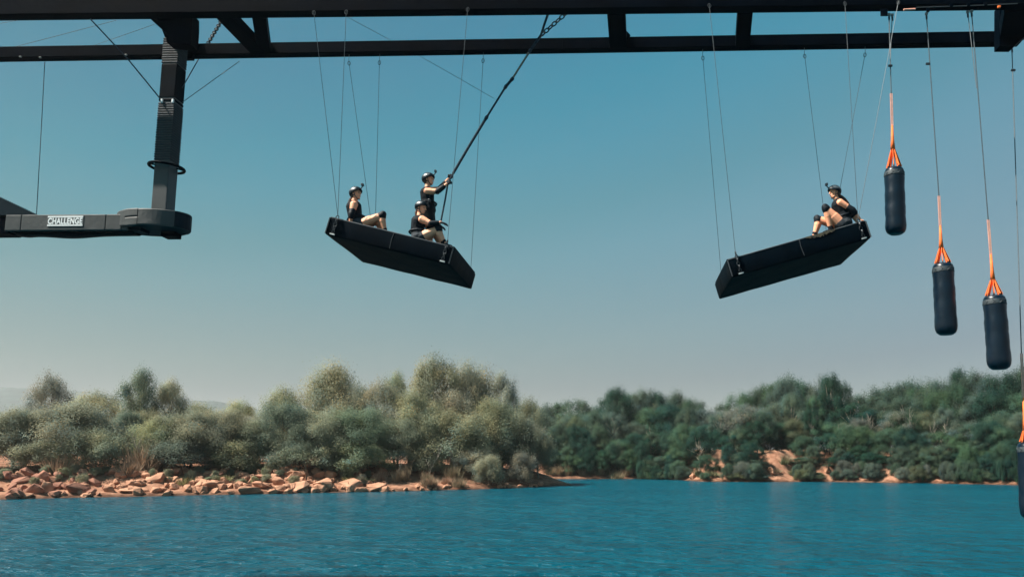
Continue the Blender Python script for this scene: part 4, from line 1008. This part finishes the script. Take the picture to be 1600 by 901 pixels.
while px < 1690:
    if abs(px-1120) < 16 or abs(px-1222) < 14: px += 18
    tree(px, shoreR(px)+8.5+prng.random()*3, prng.uniform(635, 682), prng.uniform(40, 70), *fk(['round', 'tall', 'tall', 'open'], ['dark', 'teal', 'olive', 'green', 'dull', 'grey'], 'front', px), GR)
    px += prng.uniform(24, 36)
for px, top, w, k, c, off, lab in [
    (1222, 660, 60, 'round', 'dark', 11, 'dark rounded tree standing right behind the largest bare slope'), (1240, 668, 50, 'tall', 'teal', 9.5, 'narrow teal tree on the right shoulder of the largest bare slope'), (1204, 676, 60, 'broad', 'teal', 13, 'broad teal bushy tree filling the gap behind the largest bare slope'), (1236, 680, 60, 'broad', 'dark', 12.5, 'broad dark bushy tree behind the right end of the largest bare slope'), (1122, 668, 55, 'round', 'teal', 11, 'dark tree directly above the reddish bare slope'),
    (1300, 578, 58, 'open', 'dark', 18, 'highest dark tree of the right wood with sky through its crown'),
    (1232, 588, 60, 'round', 'grey', 19, 'rounded grey green crown left of the highest tree of the right wood'),
    (965, 606, 80, 'tall', 'dark', 17, 'tall dark pair of crowns right of the skyline dip beside the left bank'),
    (1165, 632, 90, 'round', 'wgrey', 11, 'greyish rounded tree above the first bare slope on the right shore'),
    (1345, 652, 70, 'open', 'wgrey', 8.5, 'bare looking grey tree with pale trunk at the front of the right wood'),
    (1405, 640, 80, 'open', 'wgrey', 9.5, 'pale grey thin crowned tree with white stem, right shore'),
    (1522, 660, 95, 'round', 'grey', 9, 'broad grey green tree at the front of the right wood below the third bag')]:
    tree(px, shoreR(px)+off, top, w, k, c, lab, GR)
GB = 'bushes along the right waterline'
BARE = ((1086, 13, 1), (1120, 15, 2), (1208, 20, 1), (1224, 18, 2), (1289, 11, 1), (1384, 12, 0), (1390, 8, 1))
for row, (o0, o1, t0, t1, w0, w1, st) in enumerate(((-0.4, 1.0, 718, 741, 14, 38, 6.5), (1.8, 3.4, 690, 715, 28, 46, 12), (4.2, 6.2, 655, 690, 38, 60, 17))):
    px = 858 if row else 1004
    while px < 1690:
        bare = any(abs(px-q) < w_ and row <= lv for q, w_, lv in BARE) or (row == 0 and px < 1000)
        if not bare:
            c = prng.choice(['green', 'dark', 'dull', 'teal']) if not (row == 0 and 1100 < px < 1500) else prng.choice(['dull', 'grey', 'olive', 'wgrey'])
            tree(px, shoreR(px)+prng.uniform(o0, o1), prng.uniform(t0, t1), prng.uniform(w0, w1), 'bush' if row < 1 else prng.choice(['round', 'tall', 'round', 'bush'] if row == 1 else ['round', 'tall', 'open', 'round']), c,
                 CW[c]+(' low bush at the right waterline ', ' bush up the slope from the right waterline ', ' tall bush below the front trees, right shore ')[row]+sect(px), GB, 'bush', 'bush')
        px += prng.uniform(0.5, 1.6)*st
# leafless pale trees at the front of the woods
def bare_mesh(seed):
    r = random.Random(seed); bm = B()
    def grow(p, d, L, w, lv):
        q = p; pts = [p]
        for i in range(3):
            d = (d+Vector((r.gauss(0, .13), r.gauss(0, .13), 0.10))).normalized(); q = q+d*L/3; pts.append(q)
        tube(bm, pts, [w, w*.85, w*.7, w*.5], 5)
        if lv:
            for k in range(3 if lv > 1 else 4):
                t_ = pts[1+k % 3]; dd = (d+Vector((r.gauss(0, .6), r.gauss(0, .6), 0.35))).normalized(); grow(t_, dd, L*0.62, w*0.5, lv-1)
    grow(Vector((0, 0, -0.04)), Vector((r.gauss(0, .1), r.gauss(0, .1), 1)).normalized(), 0.52, 0.016, 3)
    me = bpy.data.meshes.new('branches'); bm.to_mesh(me); bm.free(); me.materials.append(M['bark_pale']); return me
BARES = [bare_mesh(s) for s in range(4)]
for i, (px, off, top, side, lab) in enumerate([(1018, 7, 668, 1, 'leafless pale stem standing in the dark gap left of the bare slopes'), (1322, 6, 662, 1, 'leaning leafless grey tree left of the thin crowned grey tree'), (1352, 6.5, 640, 1, 'leafless pale tree with forked stem below the bare looking grey tree'),
        (1410, 6.5, 640, 1, 'leafless white stemmed tree right of the bare slopes'), (1462, 7, 655, 1, 'leafless grey tree below the second hanging bag'), (905, 8, 660, 1, 'leafless stem at the far waterline beyond the left bank'), (668, 4.6, 690, 0, 'leafless pale stems above the dry reeds'),
        (715, 5.0, 680, 0, 'tall leafless pale stem right of the dry reeds'), (770, 5.4, 694, 0, 'leafless pale stems near the tip of the left bank'), (625, 4.2, 705, 0, 'short leafless stems at the left end of the dry reeds'), (232, 6.0, 668, 0, 'leafless tree beside the largest dry tuft'), (92, 5.4, 690, 0, 'leafless twiggy stems behind the far left boulders'), (480, 5.4, 690, 0, 'leafless grey stems under the left swinging board')]):
    Yw = (shoreR if side else shoreL)(px)+off; X = P(px, 700, Yw).x; zb_ = tz(X, Yw)-0.05
    t = empty('bare_tree', (X, Yw, zb_), lab, 'tree', 'leafless trees on both shores')
    o = bpy.data.objects.new('branches', BARES[i % 4]); C.objects.link(o); o.parent = t; h = P(px, top, Yw).z-zb_; o.scale = (h, h, h); o.rotation_euler = (0, 0, prng.random()*6)

# dry grass and reeds: tufts of upright blades
def tuft_mesh(seed, n=260):
    r = np.random.RandomState(seed); ang = r.rand(n)*6.28; rad = 0.34*np.sqrt(r.rand(n))
    base = np.stack([rad*np.cos(ang), rad*np.sin(ang), np.zeros(n)], 1); lean = r.normal(size=(n, 3))*0.16; lean[:, 2] = 0
    h = (0.5+0.5*r.rand(n))*(1-0.6*rad/0.34*r.rand(n)); tip = base*1.25+lean+np.stack([0*h, 0*h, h], 1)
    sd = np.stack([-np.sin(ang+1), np.cos(ang+1), 0*ang], 1)*0.016; mid = base*0.55+tip*0.45
    co = np.stack([base-sd, base+sd, mid+sd*0.8, tip, mid-sd*0.8], 1).reshape(-1, 3)
    me = bpy.data.meshes.new('blades'); me.vertices.add(5*n); me.vertices.foreach_set('co', co.ravel())
    me.loops.add(5*n); me.loops.foreach_set('vertex_index', np.arange(5*n)); me.polygons.add(n); me.polygons.foreach_set('loop_start', np.arange(n)*5)
    me.update(calc_edges=True); at = me.attributes.new('tint', 'FLOAT_COLOR', 'POINT')
    t = np.repeat(0.7+0.6*r.rand(n, 1), 5, 0)*np.array([[1, 1, 1]]); at.data.foreach_set('color', np.concatenate([t, np.ones((5*n, 1))], 1).ravel().astype(np.float32))
    me.materials.append(M['drygrass']); return me
TUFT = [tuft_mesh(s) for s in range(4)]
def tuft(px, Yw, w_px, h_px, col, label, group):
    X = P(px, 700, Yw).x; s = Yw/FPX
    o = bpy.data.objects.new('dry_grass', TUFT[prng.randrange(4)]); C.objects.link(o); o.location = (X, Yw, tz(X, Yw)-0.05)
    o.scale = (w_px*s*1.4, w_px*s*1.4, h_px*s); o.rotation_euler = (0, 0, prng.random()*6.28); o.color = (*col, 1)
    tag(o, label, 'dry grass', group); return o
for i in range(12):
    px = prng.uniform(592, 720); d = prng.uniform(1.2, 4.2)
    tuft(px, shoreL(px)+d, prng.uniform(10, 22), prng.uniform(14, 34), prng.choice([(.34, .24, .15), (.27, .20, .13), (.22, .18, .11), (.36, .22, .15)]), 'tuft of dry tan reeds on the bare right end of the left bank', 'dry reeds on the left bank')
for i in range(26):
    px = prng.uniform(862, 1005); d = prng.uniform(1.0, 4.5)
    tuft(px, shoreR(px)+d, prng.uniform(10, 20), prng.uniform(12, 26), prng.choice([(.34, .25, .16), (.26, .21, .13), (.38, .27, .18)]), 'tuft of tan grass at the far waterline beyond the tip of the left bank', 'tan grass on the far waterline')
for px, off, w, h, lab in [(95, 5, 34, 40, 'pinkish dry tuft above the reddish boulders at far left'), (225, 6, 44, 52, 'largest dry pinkish tuft below the dark gap on the left bank'), (205, 4.5, 30, 30, 'small dry tuft at the left end of the pale rocks'),
                           (240, 7, 34, 46, 'dry tuft beside the round green tree'), (295, 3.4, 26, 16, 'yellow grass tuft among the pale rocks'), (352, 3.2, 22, 12, 'small yellow grass tuft left of the wide flat boulders'), (560, 3.6, 40, 14, 'grassy tuft on the bare orange bank')]:
    tuft(px, shoreL(px)+off, w, h, (.36, .25, .17) if h > 18 else (.26, .24, .12), lab, 'dry tufts on the rocky left bank')
for i in range(30):
    px = prng.choice([1110, 1125, 1230, 1350, 1420, 1440])+prng.uniform(-22, 22)
    tuft(px, shoreR(px)+prng.uniform(1.0, 4), prng.uniform(8, 16), prng.uniform(8, 16), prng.choice([(.20, .18, .10), (.14, .15, .08), (.26, .2, .13)]), 'small tuft of grass on the bare slopes of the right shore', 'grass on the right slopes')

# ------------------------------------------------------------------ boulders along the left waterline
def rock_mesh(seed, m):
    r = np.random.RandomState(seed); bm = B()
    for i in range(15):
        v = r.normal(size=3); v /= np.linalg.norm(v); bm.verts.new(Vector(v)*(0.40+0.16*r.rand()))
    h = bmesh.ops.convex_hull(bm, input=bm.verts[:])
    bmesh.ops.delete(bm, geom=[g for g in h['geom_interior'] if isinstance(g, bmesh.types.BMVert)], context='VERTS')
    bmesh.ops.bevel(bm, geom=bm.edges[:], offset=0.028, segments=1, affect='EDGES', profile=0.5)
    bmesh.ops.triangulate(bm, faces=bm.faces[:])
    bmesh.ops.subdivide_edges(bm, edges=[e for e in bm.edges if e.calc_length() > 0.12], cuts=2)
    for v in bm.verts:
        a = v.co; n_ = float(fbm(np.array([a.x*5+seed]), np.array([a.y*5+a.z*4]), seed)[0]); v.co = a*(1+0.16*n_)
    me = bpy.data.meshes.new('boulder'); bm.to_mesh(me); bm.free(); me.materials.append(m); return me
ROCKS = [rock_mesh(40+i, M['rock_red'] if i < 4 else M['rock']) for i in range(9)]
def hit(px, y):
    d = ray(px, y); Y0 = shoreL(px)-1.5
    for k in range(120):
        Yk = Y0+k*0.12; t = Yk/d[1]
        if CZ+d[2]*t <= tz(d[0]*t, Yk)+0.02: break
    return Vector((d[0]*t, Yk, CZ+d[2]*t))
def rock(px, y, w, h, label, red=False, group='boulders on the left bank', cat='boulder', name='boulder'):
    if name == 'boulder': w *= 0.9; h *= 0.82
    c = hit(px, y+h*0.45); s = c.y/FPX
    o = bpy.data.objects.new(name, ROCKS[prng.randrange(0, 4) if red else prng.randrange(4, 9)]); C.objects.link(o)
    o.scale = (w*s*1.10, w*s*prng.uniform(0.8, 1.05), h*s*1.25); o.location = c+Vector((0, w*s*0.25, h*s*(0.42 if name == 'boulder' else 0.30)))
    o.rotation_euler = (prng.uniform(-.25, .25), prng.uniform(-.3, .3), prng.random()*6.28)
    tag(o, label, cat, group); return o
for px, y, w, h, red, lab in [
    (36, 738, 26, 18, 1, 'upper reddish boulder at far left, first in the back row'), (60, 743, 28, 26, 1, 'upright reddish boulder leaning right at the top of the far left pile'),
    (25, 750, 40, 14, 1, 'long low slab in the middle of the far left pile'), (46, 763, 36, 22, 1, 'dark topped boulder in the middle of the far left pile'),
    (14, 769, 38, 22, 1, 'large boulder at the waterline by the left edge'), (38, 772, 20, 12, 0, 'small pale boulder at the waterline between two darker ones'),
    (67, 761, 22, 22, 0, 'pale pointed boulder right of the dark topped one'), (83, 771, 22, 13, 1, 'low boulder at the waterline right of the pale pointed one'),
    (112, 764, 44, 22, 1, 'widest boulder of the far left pile, at its right end'), (134, 774, 20, 8, 0, 'flat pale stone at the waterline right of the far left pile'),
    (5, 741, 26, 18, 1, 'reddish boulder half cut by the left edge'), (85, 742, 22, 14, 1, 'reddish boulder under the dry pinkish tuft'),
    (172, 737, 24, 16, 0, 'orange boulder alone under the grey green bush'), (200, 766, 56, 12, 0, 'long flat pale rock at the waterline'),
    (240, 745, 36, 22, 0, 'big pale rock under the largest dry tuft'), (268, 737, 28, 14, 1, 'reddish slab on top of the pale rocks'), (262, 749, 22, 12, 0, 'pale rock under the reddish slab'),
    (306, 741, 24, 14, 0, 'pale pointed rock below the round green tree'), (318, 754, 42, 20, 0, 'large pale rock with a dark hollow beneath'), (334, 741, 24, 14, 1, 'reddish rock behind the large pale rock'),
    (339, 756, 20, 16, 0, 'upright pale rock right of the dark hollow'), (381, 766, 46, 14, 0, 'low wide rock at the waterline left of the dark hole'), (403, 757, 40, 14, 0, 'flat boulder jutting over a dark hole'),
    (405, 744, 32, 14, 1, 'reddish boulder above the flat jutting boulder'), (425, 767, 26, 12, 0, 'oval boulder at the waterline under the flat jutting one'), (434, 752, 26, 20, 0, 'tall round boulder left of the small tan ball shaped one'),
    (447, 758, 18, 14, 0, 'small tan ball shaped boulder'), (465, 760, 38, 22, 0, 'broad boulder with sloping top at the waterline'), (462, 742, 28, 16, 0, 'orange boulder behind the broad sloping one'),
    (496, 741, 26, 14, 0, 'orange boulder under the dark overhang of bushes'), (500, 756, 44, 24, 0, 'large smooth tan boulder left of the bare bank'), (545, 757, 52, 22, 0, 'wide orange outcrop on the bare bank'), (585, 760, 36, 18, 0, 'last outcrop before the dry reeds'),
    (375, 742, 26, 14, 0, 'orange rock standing above the low wide rock')]:
    rock(px, y, w, h, lab, bool(red))
def rubble(px, red):
    if px > 600: return 'small stone along the bare waterline below the dry reeds'
    w_ = ('in the boulder pile at far left', 'below the grey green bush', 'among the pale rocks under the largest dry tuft', 'around the large pale rock with the dark hollow', 'beside the flat boulder over the dark hole', 'near the broad sloping boulder', 'on the bare bank left of the reeds')[int(np.searchsorted([125, 195, 285, 355, 430, 500], px))]
    return ('small reddish rubble rock ' if red else 'small tan rubble rock ')+w_
for i in range(270):
    px = prng.uniform(-30, 600) if i < 240 else prng.uniform(600, 850); lo = np.interp(px, [0, 300, 600, 850], [774, 769, 764, 758]); y = prng.uniform(lo-36, lo) if i < 240 else prng.uniform(lo-5, lo+1)
    s = prng.uniform(6, 15) if i < 240 else prng.uniform(4, 9)
    rock(px, y, s*1.4, s, rubble(px, px < 170 and i % 3 > 0), px < 170 and i % 3 > 0, 'small rocks on the left bank', 'rock', 'rock')
for px, off, w, h, lab in [(1082, 1.2, 16, 12, 'pale rock at the waterline, first on the right shore'), (1206, 1.4, 20, 12, 'orange rock at the foot of the largest bare slope'), (1292, 1.0, 14, 12, 'pale rock at the foot of the narrow bare slope'), (1372, 1.0, 18, 8, 'low pale rock on the right waterline before the bags')]:
    Yw = shoreR(px)+off; X = P(px, 700, Yw).x; s = Yw/FPX
    o = bpy.data.objects.new('rock', ROCKS[4+prng.randrange(5)]); C.objects.link(o); o.scale = (w*s*1.2, w*s, h*s*1.1); o.location = (X, Yw, tz(X, Yw)+h*s*0.1); o.rotation_euler = (0.5, 0, prng.random()*6)
    tag(o, lab, 'rock', 'rocks on the right shore')

# weeds and sprigs growing between the boulders
for i in range(46):
    px = prng.uniform(-10, 600); lo = float(np.interp(px, [0, 300, 600], [768, 763, 760])); c = hit(px, prng.uniform(lo-30, lo)); k = prng.choice(['olive', 'dull', 'grey', 'green']); top = P(px, 700, c.y)
    y_ = PPY-FPX*((c-Vector((0, 0, CZ))).dot(Vector(_up)))/((c-Vector((0, 0, CZ))).dot(Vector(_fw)))
    tree(px, c.y+0.2, y_-prng.uniform(9, 20), prng.uniform(10, 24), 'bush', k, 'small '+CW[k]+' sprig growing between the boulders of the left bank', 'sprigs between the boulders', 'shrub', 'shrub')

# ------------------------------------------------------------------ haze
HAZE = 0.00016
if HAZE > 0:
    hz = abox(B(), -7000, 7000, -7000, 7000, -20, 300)
    hm = bpy.data.materials.new('haze'); hm.use_nodes = True; t = hm.node_tree; t.nodes.clear()
    po = t.nodes.new('ShaderNodeOutputMaterial'); pv = t.nodes.new('ShaderNodeVolumePrincipled')
    pv.inputs['Color'].default_value = (0.92, 0.94, 0.95, 1); pv.inputs['Density'].default_value = HAZE; pv.inputs['Anisotropy'].default_value = 0.3
    t.links.new(pv.outputs[0], po.inputs['Volume'])
    ho = obj('haze', hz, hm); ho['kind'] = 'stuff'
